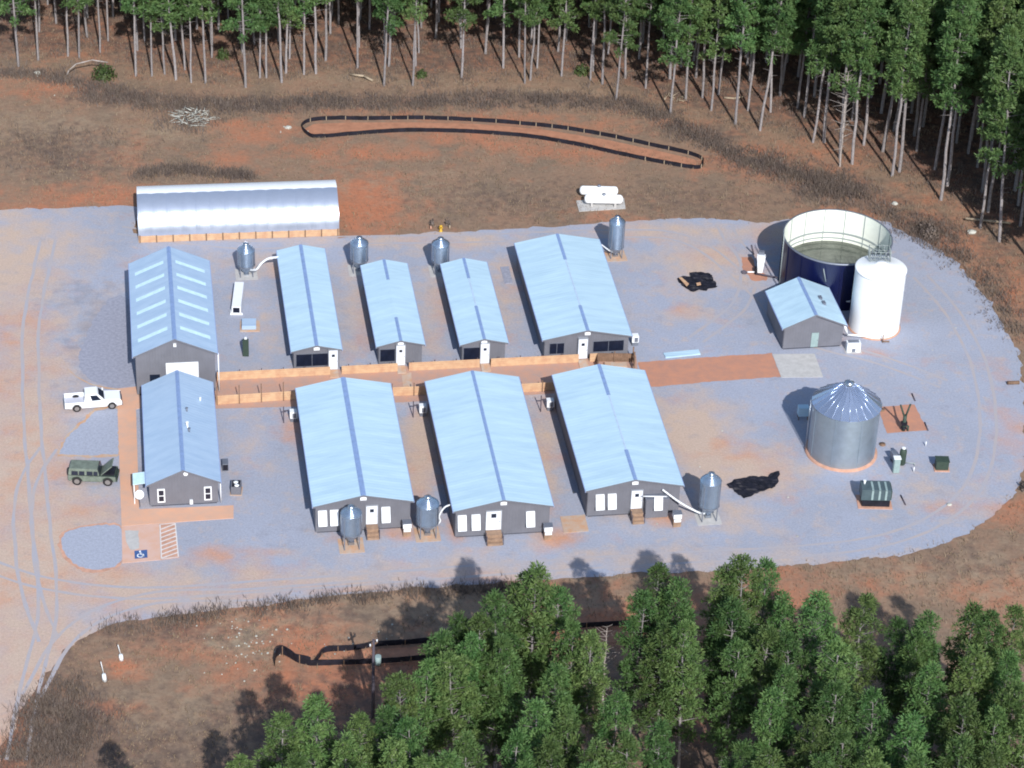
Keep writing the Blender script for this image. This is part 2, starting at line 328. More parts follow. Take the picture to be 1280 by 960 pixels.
def grid_obj():
    ny, nx = X.shape
    Z = np.zeros(X.shape)
    vs = np.stack([X, Y, Z - 0.02], -1).reshape(-1, 3)
    idx = np.arange(nx * ny).reshape(ny, nx)
    fs = np.stack([idx[:-1, :-1], idx[:-1, 1:], idx[1:, 1:], idx[1:, :-1]], -1).reshape(-1, 4)
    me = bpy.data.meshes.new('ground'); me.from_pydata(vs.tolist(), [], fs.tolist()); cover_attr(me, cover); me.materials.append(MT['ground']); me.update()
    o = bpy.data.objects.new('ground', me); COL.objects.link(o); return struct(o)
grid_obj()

pad = smooth_loop(w2(PAD), 10)
jag = []
for i, (x, y) in enumerate(pad):
    n = mnoise.noise(Vector((x * .9, y * .9, 0))) * .55 + mnoise.noise(Vector((x * .25, y * .25, 3))) * .6
    jag.append((x + n, y + n * .8))
def dense(poly, step=.45):
    out = []
    for a, b in zip(poly, poly[1:] + poly[:1]):
        k = max(1, int(math.hypot(b[0] - a[0], b[1] - a[1]) / step))
        for j in range(k): out.append((a[0] + (b[0] - a[0]) * j / k, a[1] + (b[1] - a[1]) * j / k))
    return out
jag = [(x + mnoise.noise(Vector((x * 2.1, y * 2.1, 9))) * .3, y + mnoise.noise(Vector((x * 2.1, y * 2.1, 5))) * .3) for x, y in dense(jag)]
def inside(poly, PX, PY):
    res = np.zeros(PX.shape, bool); x0, y0 = poly[-1]
    for x1, y1 in poly:
        c = ((y1 > PY) != (y0 > PY)) & (PX < (x0 - x1) * (PY - y1) / (y0 - y1 + 1e-12) + x1); res ^= c; x0, y0 = x1, y1
    return res
gx, gy = np.meshgrid(np.arange(-95, 62, 1.0), np.arange(-90, 50, 1.0)); m_ = inside(pad, gx, gy)
pts = [Vector(p) for p in jag] + [Vector((a, b)) for a, b in zip(gx[m_], gy[m_])]
nb = len(jag)
vo, _, fo, *_ = delaunay_2d_cdt(pts, [(i, (i + 1) % nb) for i in range(nb)], [], 1, 1e-4)
va = np.array([tuple(v) for v in vo]); PX, PY = va[:, 0], va[:, 1]
GRED = [(20, 480, 5, 16, .55), (10, 600, 6, 14, .75), (15, 400, 4, 10, .5), (60, 590, 4, 3, .6), (40, 700, 7, 9, .75), (15, 760, 6, 9, .6), (90, 730, 6, 3, .5), (140, 722, 4, 2, .8), (100, 640, 5, 2.5, .6), (30, 850, 4, 10, .6), (10, 930, 3, 9, .7), (60, 410, 3, 4, .35),
        (60, 800, 5, 6, .55), (150, 745, 8, 3, .5), (250, 735, 10, 2.2, .5), (330, 730, 9, 2, .4), (460, 738, 8, 1.5, .4), (600, 722, 8, 1.3, .35), (885, 560, 3, 3, .95), (905, 575, 4, 2, .8), (925, 570, 5, 3, .5), (865, 530, 2.5, 5, .4), (950, 590, 4, 3, .5), (868, 556, 2, 1.2, .9),
        (455, 400, 2, 9, .35), (547, 400, 1.6, 9, .35), (525, 580, 2, 9, .6), (675, 580, 2, 10, .45), (505, 655, 1.2, 2, .5), (690, 672, 2.2, 1.8, .85), (830, 648, 2, 1.5, .85), (570, 655, 1, 3, .7), (355, 545, 2, 2, .5), (505, 668, 2, 1.5, .7), (365, 535, 1.5, 2, .6), (640, 340, 2, 8, .3), (625, 420, 1.5, 3, .4),
        (265, 695, 2.5, 2, .42), (320, 690, 3, 1.2, .35), (345, 335, 1, 3, .6), (860, 740, 3, 2, .3), (890, 320, 4, 4, .4), (865, 390, 3, 2.5, .35), (970, 300, 6, 4, .3), (800, 290, 8, 2, .3), (490, 300, 14, 1.2, .3), (690, 510, 1.5, 2, .6), (530, 520, 1.5, 2, .6), (1080, 440, 3, 1, .5), (1010, 450, 2, 1, .3), (1260, 530, 3, 10, .3), (1230, 640, 6, 2, .35)]
GDUST = [(0, 330, 10, 16, .75), (40, 300, 10, 6, .55), (20, 560, 8, 30, .6), (60, 690, 9, 14, .7), (30, 830, 8, 16, .7), (200, 740, 16, 5, .6), (400, 725, 16, 2.5, .55), (600, 712, 16, 2.5, .5), (860, 540, 6, 8, .8), (920, 590, 8, 5, .7), (880, 640, 9, 5, .45), (850, 700, 16, 3, .45), (880, 330, 8, 7, .6), (830, 290, 12, 3, .6),
         (980, 290, 5, 4, .6), (600, 300, 14, 2, .6), (480, 305, 14, 2, .5), (525, 560, 2.6, 14, .62), (675, 570, 2.6, 14, .58), (440, 380, 2.5, 12, .48), (540, 380, 2.5, 12, .48), (630, 370, 2.5, 12, .48), (335, 400, 2, 12, .4), (340, 330, 5, 4, .5), (860, 395, 6, 3, .4), (1000, 700, 20, 2, .4), (1180, 620, 10, 6, .3), (320, 560, 5, 10, .25), (260, 340, 3, 6, .4)]
GDARK = [(130, 420, 4, 8, .55), (110, 370, 5, 4, .4), (180, 590, 1.5, 10, .3), (365, 660, 2, 2, .3)]
cv = np.zeros((len(va), 4)); cv[:, 0] = np.clip(blobs(PX, PY, GRED) * 1.2, 0, 1); cv[:, 1] = blobs(PX, PY, GDARK); cv[:, 2] = np.clip(blobs(PX, PY, GDUST) * 1.15, 0, 1); cv[:, 3] = 1
me = bpy.data.meshes.new('gravel_pad'); me.from_pydata([(x, y, 0.0) for x, y in va], [], [tuple(f) for f in fo]); cover_attr(me, cv); me.materials.append(MT['gravel']); me.update()
o = bpy.data.objects.new('gravel_pad', me); COL.objects.link(o); struct(o)
if me.polygons[0].normal.z < 0: me.flip_normals()

def sheet(name, px, m, z=0.006, h=None, wob=0.0, smooth=False):
    poly = w2(px)
    if smooth: poly = smooth_loop(poly, 6)
    if wob: poly = [(x + mnoise.noise(Vector((x * 1.7, y * 1.7, 1))) * wob, y + mnoise.noise(Vector((x * 1.7, y * 1.7, 7))) * wob) for x, y in dense(poly, .35)]
    b = MB()
    if h: b.prism_z(poly, -0.05, h)
    else: b.add([(x, y, z) for x, y in poly], [tuple(range(len(poly)))])
    o = b.build(name, m); return struct(o)
sheet('kerb_strip', [(150, 508), (150, 571), (112, 572), (70, 570.5), (81, 546), (117, 511), (132, 507)], 'concrete_c', .013, wob=.35)
sheet('kerb_strip', [(150, 656), (153, 702), (137, 713), (112, 716), (90, 707), (76, 692), (74, 671), (90, 660)], 'rust', .013, wob=.3, smooth=True)
TZ = [.001]
def track(px, w=.34, gap=1.7, m='wheel_rut'):
    TZ[0] += .0014
    P = smooth_loop(w2(px), 8, False)
    for s_ in (-1, 1):
        b = MB(); vs = []
        for i, (x, y) in enumerate(P):
            a, c = P[max(0, i - 1)], P[min(len(P) - 1, i + 1)]; dx, dy = c[0] - a[0], c[1] - a[1]; l = math.hypot(dx, dy) or 1; nx, ny = -dy / l, dx / l
            k = w / 2 * (1 + .5 * mnoise.noise(Vector((x * .6, y * .6, s_)))); o_ = s_ * gap / 2 + .12 * mnoise.noise(Vector((x * .3, y * .3, 8)))
            vs += [(x + nx * (o_ - k), y + ny * (o_ - k), TZ[0]), (x + nx * (o_ + k), y + ny * (o_ + k), TZ[0])]
        b.add(vs, [(2 * i, 2 * i + 2, 2 * i + 3, 2 * i + 1) for i in range(len(P) - 1)]); struct(b.build('wheel_track', m))
track([(-30, 700), (60, 730), (180, 742), (320, 733), (480, 722), (640, 710), (800, 700), (950, 692), (1080, 680), (1160, 655), (1215, 610), (1235, 540), (1225, 460), (1190, 390), (1150, 345)])
track([(20, 950), (40, 850), (60, 760), (50, 640), (40, 520), (40, 400), (60, 300)])
track([(40, 870), (90, 790), (180, 750), (330, 742), (480, 731)])
track([(150, 288), (300, 306), (430, 300), (600, 298), (760, 292), (860, 300), (940, 360), (1000, 420), (1100, 450), (1180, 480)])
track([(60, 560), (30, 620), (35, 720), (60, 800)])
track([(905, 280), (915, 300), (935, 330), (925, 380), (870, 425)])
# areas of clean stone left between the drive's wheel tracks
sheet('gravel_island', [(148, 512), (148, 568), (112, 569), (74, 568), (84, 547), (118, 514), (132, 510)], 'gravel_b', .017, wob=.35)
sheet('gravel_island', [(148, 658), (151, 700), (136, 710), (112, 712), (92, 704), (80, 690), (78, 672), (92, 662)], 'gravel_b', .017, wob=.3, smooth=True)
sheet('gravel_island', [(163, 380), (165, 450), (172, 478), (150, 484), (122, 480), (104, 468), (98, 446), (110, 415), (122, 392), (140, 372)], 'gravel_d', .017, wob=.6, smooth=True)
pth = [(78, 450), (84, 460), (95, 470), (112, 479), (132, 484), (150, 486)]
sheet('kerb_strip', pth + [(x + 1, y + 2.2) for x, y in reversed(pth)], 'concrete_c', .022)
# walks, pads, the clay walkway between the two rows of houses
sheet('walkway', [(147, 511), (148, 486), (175, 483), (176, 510), (170, 512), (174, 637), (292, 632), (292, 648), (176, 656), (152, 658)], 'walk', h=.05)
sheet('parking_pad', [(152, 658.5), (176, 656.6), (199, 655), (201, 700), (153, 704)], 'salmon', h=.035)
sheet('parking_aisle', [(199.3, 655), (219, 653), (224, 697), (201.3, 700)], 'rust', h=.038)
sheet('pavement_patch', [(157, 664), (173, 663), (174, 686), (163, 688), (157, 676)], 'concrete', .041, wob=.2)
sheet('clay_walkway', [(268, 470), (420, 462), (600, 453), (745, 447), (795, 444), (800, 484), (690, 492), (560, 500), (420, 507), (266, 511)], 'clay_path', .013)
sheet('clay_strip', [(797, 453), (880, 447), (965, 441.5), (976, 471), (890, 477), (815, 484), (806, 478)], 'clay', .018, wob=.15)
for q, m in (([(965.5, 443), (1018, 442.5), (1029, 471.5), (976.5, 472)], 'concrete'), ([(700, 646), (731, 643.5), (736, 664), (705, 666.5)], 'concrete_c'),
             ([(625, 334), (636, 333), (641, 354), (631, 355)], 'gravel_d'), ([(502, 468), (514, 466), (516, 492), (505, 493)], 'concrete_c'),
             ([(720, 251), (780, 248), (782, 261), (724, 264.5)], 'concrete')):
    sheet('concrete_slab', q, m, h=.045)
sheet('clay_pad', [(1097, 509), (1143, 505.5), (1159, 538), (1109, 541.5)], 'clay', .018, wob=.12)
sheet('clay_pad', [(927, 322), (940, 321), (946, 336), (960, 345), (958, 351), (940, 351), (934, 343), (928, 340)], 'clay', .018, wob=.2)

def stripes():
    A, B, C, D = [G(*p) for p in ((200, 656), (219, 654), (223, 696.5), (202, 699))]
    b = MB()
    def L_(p, q, w=.11):
        d = (q - p); n = Vector((-d.y, d.x, 0)).normalized() * w / 2; b.add([(v.x, v.y, .0) for v in (p - n, q - n, q + n, p + n)], [(0, 1, 2, 3)])
    for p, q in ((A, B), (B, C), (C, D), (D, A)): L_(p, q)
    z = 0
    for v in b.v[:]: pass
    for i in range(8):
        t = .03 + i * .12
        L_(A.lerp(D, min(.98, t + .12)), B.lerp(C, t), .16)
    b.v = [(x, y, .044 + .003 * (i // 4 > 3)) for i, (x, y, z) in enumerate(b.v)]
    struct(b.build('lane_markings', 'paint_w'))
stripes()
def wheelchair():
    a = G(168.5, 699); ex = (G(184.5, 697.5) - a); ey = (G(168, 689) - a); ex.z = ey.z = 0
    def pt(u, v): p = a + ex * u + ey * v; return (p.x, p.y)
    b = MB(); b.add([(*pt(u, v), .048) for u, v in ((0, 0), (1, 0), (1, 1), (0, 1))], [(0, 1, 2, 3)])
    struct(b.build('parking_emblem_field', 'paint_b'))
    c = MB(); z = .053
    def disc(u, v, r0, r1, a0, a1, n=20):
        k = ex.length / ey.length
        vs = []
        for i in range(n + 1):
            t = a0 + (a1 - a0) * i / n
            for r in (r0, r1): vs.append((*pt(u + r * math.cos(t) / k, v + r * math.sin(t)), z))
        c.add(vs, [(2 * i, 2 * i + 2, 2 * i + 3, 2 * i + 1) for i in range(n)])
    disc(.46, .36, .18, .27, R_(120), R_(400))
    disc(.44, .88, 0.0, .08, 0, 2 * math.pi)
    def bar(u0, v0, u1, v1, w=.045):
        dx, dy = u1 - u0, v1 - v0; l = math.hypot(dx, dy); nx, ny = -dy / l * w, dx / l * w
        c.add([(*pt(u0 - nx, v0 - ny), z), (*pt(u1 - nx, v1 - ny), z), (*pt(u1 + nx, v1 + ny), z), (*pt(u0 + nx, v0 + ny), z)], [(0, 1, 2, 3)])
    bar(.44, .80, .46, .46); bar(.45, .64, .58, .62); bar(.45, .48, .60, .46); bar(.60, .48, .66, .20); bar(.65, .20, .73, .24)
    struct(c.build('wheelchair_symbol', 'white'))
wheelchair()

# ------------------------------------------------------------------ gabled buildings
def gable(name, label, cat, x, y, th, Wd, L, he, hr, roof='roof', ov=.32, ridge=(('ridge', 0, 1),), rw=.28, group=None, skirt=.18):
    """x, y = middle of the front gable's roof edge; the long axis runs away from it"""
    t = thing(name, label, cat, (x, y, 0), -R_(th), group)
    w = Wd / 2 - ov; slope = (hr - he) / (Wd / 2); zt = he - .1; zr = hr - .1
    ze = zt + slope * ov
    fr = MB(); prof = [(-w, skirt), (w, skirt), (w, ze - .03), (0, zr - .03), (-w, ze - .03)]
    fr.prism_y(prof, ov, ov + .08); fr.build('gable_wall', 'wall', t)
    fr = MB(); fr.prism_y(prof, L - ov - .08, L - ov); fr.build('gable_wall', 'wall', t)
    for s in (-1, 1): sd = MB(); sd.box(s * w - .04, s * w + .04, ov + .09, L - ov - .09, skirt, ze - .05); sd.build('side_wall', 'wall_side', t)
    sk = MB(); sk.box(-w + .12, w - .12, ov + .15, L - ov - .15, -.05, skirt + .02); sk.build('dark_gap_fill', 'dark', t)  # near-black fill puts the shade of the open gap below the walls into colour
    rf = MB(); T = .07
    rf.add([(-Wd / 2, 0, he - T), (0, 0, hr - T), (Wd / 2, 0, he - T), (-Wd / 2, 0, he), (0, 0, hr), (Wd / 2, 0, he),
            (-Wd / 2, L, he - T), (0, L, hr - T), (Wd / 2, L, he - T), (-Wd / 2, L, he), (0, L, hr), (Wd / 2, L, he)],
           [(0, 1, 4, 3), (1, 2, 5, 4), (6, 9, 10, 7), (7, 10, 11, 8), (3, 4, 10, 9), (4, 5, 11, 10), (0, 6, 7, 1), (1, 7, 8, 2), (0, 3, 9, 6), (2, 8, 11, 5)])
    ro = rf.build('roof', roof, t)
    for m, a, b_ in ridge:
        rd = MB(); q = rw if m == 'ridge' else rw * .45; zq = hr - slope * q
        rd.add([(-q, a * L + .01, zq + .015), (0, a * L + .01, hr + .035), (q, a * L + .01, zq + .015), (-q, b_ * L - .01, zq + .015), (0, b_ * L - .01, hr + .035), (q, b_ * L - .01, zq + .015)],
               [(0, 1, 4, 3), (1, 2, 5, 4)])
        rd.build('ridge_cap', m, ro)
    for s in (-1, 1): tr = MB(); tr.box(s * (Wd / 2 + .03) - .03, s * (Wd / 2 + .03) + .03, .0, L, he - .16, he + .012); tr.build('gutter', 'trim', ro)
    bg_ = MB()
    for yy in (-.03,):
        for s in (-1, 1):
            bg_.add([(s * Wd / 2, yy, he - .16), (0, yy, hr - .16), (0, yy, hr + .01), (s * Wd / 2, yy, he + .01), (s * Wd / 2, yy + .028, he - .16), (0, yy + .028, hr - .16), (0, yy + .028, hr + .01), (s * Wd / 2, yy + .028, he + .01)],
                    [(0, 1, 2, 3), (4, 7, 6, 5), (0, 4, 5, 1), (1, 5, 6, 2), (2, 6, 7, 3), (3, 7, 4, 0)])
    bg_.build('barge_board', 'wall', ro)
    t['_ov'] = ov
    return t
def front_door(t, x, w, z0, h, landing='wood_lite', steps=True, depth=.12, rise=0, y=None):
    yf = (t['_ov'] if y is None else y)
    b = MB(); b.box(x - w / 2, x + w / 2, yf - depth, yf - .003, z0, z0 + h); d = b.build('door', 'door', t)
    c = MB()
    for a_, q_ in ((x - w / 2 - .07, x - w / 2 - .002), (x + w / 2 + .002, x + w / 2 + .07)): c.box(a_, q_, yf - depth - .02, yf - .003, z0, z0 + h + .07)
    c.box(x - w / 2, x + w / 2, yf - depth - .02, yf - .003, z0 + h + .002, z0 + h + .07); c.build('frame', 'trim_g', d)
    c = MB(); s = min(.5, w * .36); c.box(x - s / 2, x + s / 2, yf - depth - .02, yf - depth + .005, z0 + h * .66, z0 + h * .66 + s * .95); c.build('window', 'glass', d)
    k = MB(); k.box(x + w * .38, x + w * .43, yf - depth - .08, yf - depth, z0 + h * .42, z0 + h * .46); k.build('handle', 'grey', d)
    if steps:
        e = MB(); e.box(x - w / 2 - .03, x + w / 2 + .03, yf - .95, yf - depth - .005, -.02, z0 - .03); e.build('landing', landing, t)
        f = MB(); f.box(x - w / 2 - .03, x + w / 2 + .03, yf - 1.28, yf - .955, -.02, z0 * .62); f.box(x - w / 2 - .03, x + w / 2 + .03, yf - 1.60, yf - 1.285, -.02, z0 * .3); f.build('steps', landing, t)
        for s2 in (-1, 1):
            for yy in (yf - .90, yf - 1.5): g = MB(); g.box(x + s2 * (w / 2 + .08) - .035, x + s2 * (w / 2 + .08) + .035, yy - .035, yy + .035, 0, z0 + .25); g.build('stair_post', 'post', t)
def hood(t, x, z1=2.75, w=.85, h=1.5, out=.62):
    yf = t['_ov']; z0 = z1 - h; b = MB()
    b.hexa([(x - w / 2, yf - out, z0), (x + w / 2, yf - out, z0), (x + w / 2, yf - .003, z0 + .02), (x - w / 2, yf - .003, z0 + .02),
            (x - w / 2, yf - .12, z1), (x + w / 2, yf - .12, z1), (x + w / 2, yf - .003, z1), (x - w / 2, yf - .003, z1)])
    o = b.build('air_hood', 'white', t)
    c = MB(); c.box(x - w / 2 + .06, x + w / 2 - .06, yf - out + .08, yf - .06, z0 - .05, z0 - .003); c.build('screen', 'dark', o)
def vent_cap(t, hr, x=0.0, w=.62):
    yf = t['_ov']; b = MB(); b.box(x - w / 2, x + w / 2, yf - .28, yf - .005, hr - .62, hr - .24); b.build('gable_light', 'white', t)
def opening(t, x0, x1, z0, z1, mull=1):
    yf = t['_ov']; b = MB(); b.box(x0, x1, yf - .03, yf - .004, z0, z1); o = b.build('screened_opening', 'dark', t)
    c = MB(); W_ = .05
    for a, q in ((x0 - W_, x0), (x1, x1 + W_)): c.box(a, q, yf - .06, yf - .002, z0, z1 + W_)
    c.box(x0, x1, yf - .06, yf - .002, z1 + .001, z1 + W_)
    for i in range(mull):
        xm = x0 + (x1 - x0) * (i + 1) / (mull + 1); c.box(xm - .025, xm + .025, yf - .05, yf - .031, z0, z1)
    c.build('frame', 'grey', o)

TH = -9.66
PARTR = (('ridge', 0, .25), ('ridge_w', .25, .72), ('ridge', .72, 1))
g_low = 'large livestock houses in the near row'
b1 = gable('livestock_house', 'grey house with unbroken blue ridge, leftmost of the near row', 'barn', -13.87, -27.47, TH, 9.81, 20.93, 3.43, 4.48, rw=.26, group=g_low)
for x in (-3.95, -2.8, 2.2): hood(b1, x)
front_door(b1, .85, 1.08, .85, 2.15); vent_cap(b1, 4.48)
b2 = gable('livestock_house', 'longest grey house with a wide double door, middle of the near row', 'barn', -.31, -27.29, TH, 9.81, 23.03, 3.43, 4.48, rw=.17, group=g_low)
for x in (-4.0, -2.65, 2.7): hood(b2, x)
front_door(b2, -.9, 1.45, .85, 2.2); vent_cap(b2, 4.48)
b3 = gable('livestock_house', 'grey house with broken blue ridge cap and projecting porch, rightmost of the near row', 'barn', 12.48, -22.98, TH, 9.81, 20.93, 3.43, 4.48, ridge=PARTR, rw=.19, group=g_low)
for x in (-3.4, -2.2): hood(b3, x)
bx = MB(); bx.box(1.1, 3.35, -.55, .31, .15, 2.35); bo = bx.build('porch', 'wall', b3)
bx = MB(); bx.box(1.05, 3.4, -.6, .31, 2.36, 2.46); bx.build('porch_roof', 'grey', bo)
bx = MB(); bx.hexa([(1.85, -1.05, 1.35), (2.7, -1.05, 1.35), (2.7, -.56, 1.4), (1.85, -.56, 1.4), (1.85, -.72, 2.75), (2.7, -.72, 2.75), (2.7, -.56, 2.75), (1.85, -.56, 2.75)]); bx.build('air_hood', 'white', b3)
bx = MB(); bx.tube((.7, -.7, 2.95), (3.1, -.7, 2.75), .06, n=8); bx.build('feed_pipe', 'white', b3)
front_door(b3, .3, 1.08, .85, 2.15); vent_cap(b3, 4.48)

g_t = 'smaller livestock houses in the far row'
t1 = gable('livestock_house', 'long narrow grey house with unbroken blue ridge, leftmost of the far row', 'barn', -20.76, .94, TH, 5.4, 21.17, 2.55, 3.2, rw=.2, group=g_t)
opening(t1, -2.15, 1.2, .5, 2.0, 1); front_door(t1, 1.75, .9, .15, 2.35, steps=False, depth=.35); vent_cap(t1, 3.2)
t2 = gable('livestock_house', 'narrow grey house whose blue ridge shows only at both ends, with central white door', 'barn', -11.96, 2.59, TH, 5.21, 16.98, 2.55, 3.2, ridge=(('ridge', 0, .28), ('ridge', .74, 1)), rw=.17, group=g_t)
opening(t2, -2.15, -.6, .5, 2.0, 0); front_door(t2, 0, .9, .15, 2.45, steps=False, depth=.35); vent_cap(t2, 3.2)
t3 = gable('livestock_house', 'narrow grey house beside the widest house of the far row, white middle ridge', 'barn', -3.12, 3.6, TH, 5.21, 16.98, 2.55, 3.2, ridge=(('ridge', 0, .4), ('ridge_w', .4, .74), ('ridge', .74, 1)), rw=.17, group=g_t)
opening(t3, -2.15, -.4, .5, 2.0, 0); front_door(t3, .1, .9, .15, 2.45, steps=False, depth=.35); vent_cap(t3, 3.2)
t4 = gable('livestock_house', 'widest grey house of the far row with two dark openings beside its door', 'barn', 7.87, 5.32, TH, 9.73, 20.65, 2.75, 3.74, ridge=PARTR, rw=.18, group=g_t)
opening(t4, -4.0, -2.45, .8, 2.1, 1); opening(t4, .75, 4.05, .8, 2.1, 1); front_door(t4, -.45, .95, .25, 2.45, steps=False, depth=.4); vent_cap(t4, 3.74)
for t, x, w in ((t1, 1.75, .95), (t2, 0, .95), (t3, .1, .95), (t4, -.45, 1.0)):
    bx = MB(); bx.box(x - w / 2, x + w / 2, -1.5, -.06, -.02, .12); bx.build('door_step', 'concrete_c', t)

# workshop with skylight strips
sh = gable('workshop', 'tall grey workshop with skylight strips in its roof and a white roller door', 'workshop', -34.91, -4.85, -9.26, 8.74, 18.93, 5.0, 6.99, 'roof_old', rw=.22)
sl_ = (6.99 - 5.0) / 4.37
for s in (-1, 1):
    for i in range(6):
        yc = 18.93 * (1 - (.15 + .142 * i)); b = MB(); xa, xb = s * .65, s * 3.75
        za, zb = 6.99 - abs(xa) * sl_ + .02, 6.99 - abs(xb) * sl_ + .02; hh = .33
        b.add([(xa, yc - hh, za), (xb, yc - hh, zb), (xb, yc + hh, zb), (xa, yc + hh, za)], [(0, 1, 2, 3)]); b.build('skylight', 'sky_panel', [c for c in sh.children if c.name.startswith('roof')][0])
b = MB(); b.box(-1.0, 2.35, .22, .315, .2, 3.9); b.build('roller_door', 'white', sh)
b = MB(); b.box(-2.7, -1.65, .25, .315, 1.4, 2.55); b.build('window', 'glass', sh)
b = MB(); b.box(-.15, .15, .05, .31, 6.0, 6.3); b.build('gable_light', 'white', sh)
b = MB(); b.tube((4.43, .2, .2), (4.43, .2, 4.9), .06, n=8); b.build('downpipe', 'white', sh)

of = gable('office_building', 'low grey office building with two white-framed windows in its near gable', 'office', -31.67, -24.5, -9.12, 7.27, 17.94, 2.81, 4.46, 'roof_old', rw=.2)
for x in (-2.2, 2.35):
    b = MB(); b.box(x - .37, x + .37, .24, .315, .55, 2.15); wf = b.build('window', 'white', of)
    b = MB(); b.box(x - .25, x + .25, .225, .239, .70, 1.30); b.box(x - .25, x + .25, .225, .239, 1.40, 2.0); b.build('pane', 'glass', wf)
b = MB(); b.tube((.25, .2, 3.85), (.25, .31, 3.85), .22, n=16); b.build('gable_vent', 'white', of)
b = MB(); b.box(.55, .85, .1, .31, .25, .7); b.build('meter_box', 'white', of)
for x, y, r, h, m in ((.75, 10.8, .09, .35, 'grey'), (.7, 7.9, .11, .55, 'white'), (.85, 7.2, .1, .35, 'grey'), (2.2, 13.6, .08, .3, 'white'), (.72, 7.55, .07, .4, 'white')):
    z = 4.46 - x * (4.46 - 2.81) / 3.635; b = MB(); b.tube((x, y, z - .1), (x, y, z + h), r, n=10); b.tube((x, y, z + h + .001), (x, y, z + h + .06), r * 1.6, n=10); b.build('roof_vent', m, of)
b = MB(); b.hexa([(-4.9, .9, 2.35), (-3.5, .9, 2.5), (-3.5, 2.8, 2.5), (-4.9, 2.8, 2.35), (-4.9, .9, 2.43), (-3.5, .9, 2.58), (-3.5, 2.8, 2.58), (-4.9, 2.8, 2.43)]); aw = b.build('entrance_awning', 'sky_panel', of)
b = MB(); b.box(-4.85, -4.77, .95, 1.03, 0, 2.37); b.box(-4.85, -4.77, 2.68, 2.76, 0, 2.37); b.build('post', 'white', aw)
b = MB(); b.tube((3.6, .2, .2), (3.6, .2, 2.7), .05, n=8); b.build('downpipe', 'white', of)
dz = thing('satellite_dish', 'round white dish on a thin post at the office corner', 'dish', G(175, 634))
b = MB(); b.tube((0, 0, 0), (0, 0, 1.45), .04); b.build('mast', 'grey', dz)
b = MB(); b.lathe([(.0, 0), (.2, .03), (.36, .1), (.46, .2), (.44, .21), (.34, .12), (0, .03)], 20); o = b.build('reflector', 'white', dz); o.rotation_euler = (R_(62), 0, R_(8)); o.location = (0, 0, 1.55)

# pump house
ph = gable('pump_house', 'small grey gabled pump house in front of the open blue tank', 'shed', 32.51, 9.2, -10.35, 7.2, 7.97, 2.9, 4.5, 'roof', rw=.2)
b = MB(); b.box(-.2, .6, .27, .315, .2, 2.0); d2 = b.build('door', 'pale_g', ph)
b = MB(); b.box(.48, .54, .2, .27, 1.0, 1.08); b.build('handle', 'grey', d2)
for x, y in ((1.6, 4.4), (1.75, 3.4)):
    z = 4.5 - x * 1.6 / 3.6; b = MB(); b.box(x - .18, x + .18, y - .3, y + .3, z - .1, z + .22); b.build('roof_vent', 'grey', ph)

# ------------------------------------------------------------------ hoop barn
A_ = G(173.5, 303.5); B_ = G(424, 294.5); ang = math.atan2(B_.y - A_.y, B_.x - A_.x); LEN = (B_ - A_).length
hb = thing('hoop_barn', 'long arched shiny steel barn on low timber walls beside the bare clay bank', 'barn', A_, ang)
b = MB(); b.box(0, LEN, 0, .1, 0, .92); b.box(0, LEN, 8.0, 8.1, 0, .92); b.box(-.002, .1, .102, 7.998, 0, .92); b.box(LEN - .1, LEN + .002, .102, 7.998, 0, .92); b.build('timber_wall', 'wood', hb)
for i in range(13):
    x = .15 + i * (LEN - .3) / 12; b = MB(); b.box(x - .07, x + .07, -.09, -.003, 0, .95); b.build('post', 'wood_dark', hb)
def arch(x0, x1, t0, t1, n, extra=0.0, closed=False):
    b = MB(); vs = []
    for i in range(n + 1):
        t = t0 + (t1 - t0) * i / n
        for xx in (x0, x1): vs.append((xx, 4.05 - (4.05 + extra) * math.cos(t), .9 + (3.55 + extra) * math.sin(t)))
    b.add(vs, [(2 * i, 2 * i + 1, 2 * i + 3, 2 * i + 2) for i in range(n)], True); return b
nP = 14
for i in range(nP):
    a0, a1 = LEN * i / nP, LEN * (i + 1) / nP
    b = MB(); N = 36; vs = []; K = 4
    for j in range(N + 1):
        t = math.pi * .452 * j / N
        for k in range(K + 1):
            xx = a0 + (a1 - a0) * k / K; sag = .07 * (1 - abs(2 * k / K - 1) ** 2)
            vs.append((xx, 4.05 - (4.05 + sag) * math.cos(t), .9 + (3.55 + sag) * math.sin(t)))
    b.add(vs, [(j * (K + 1) + k, j * (K + 1) + k + 1, (j + 1) * (K + 1) + k + 1, (j + 1) * (K + 1) + k) for j in range(N) for k in range(K)], True)
    b.build('roof_panel', 'hoop', hb)
arch(0, LEN, math.pi * .452, math.pi, 40).build('rear_roof', 'white', hb)  # painted white in place of the bright sky mirrored by the steel
b = MB()
for x0 in (0.02, LEN - .06):
    b.prism_y([(0, 0)], 0, 0) if False else None
    prof = [(x0, .05 + 4.0 - 4.0 * math.cos(math.pi * i / 20), .9 + 3.5 * math.sin(math.pi * i / 20)) for i in range(21)]
    k = len(prof); b.add(prof + [(x + .04, y, z) for x, y, z in prof], [tuple(range(k)), tuple(reversed(range(k, 2 * k)))])
b.build('end_wall', 'wall', hb)

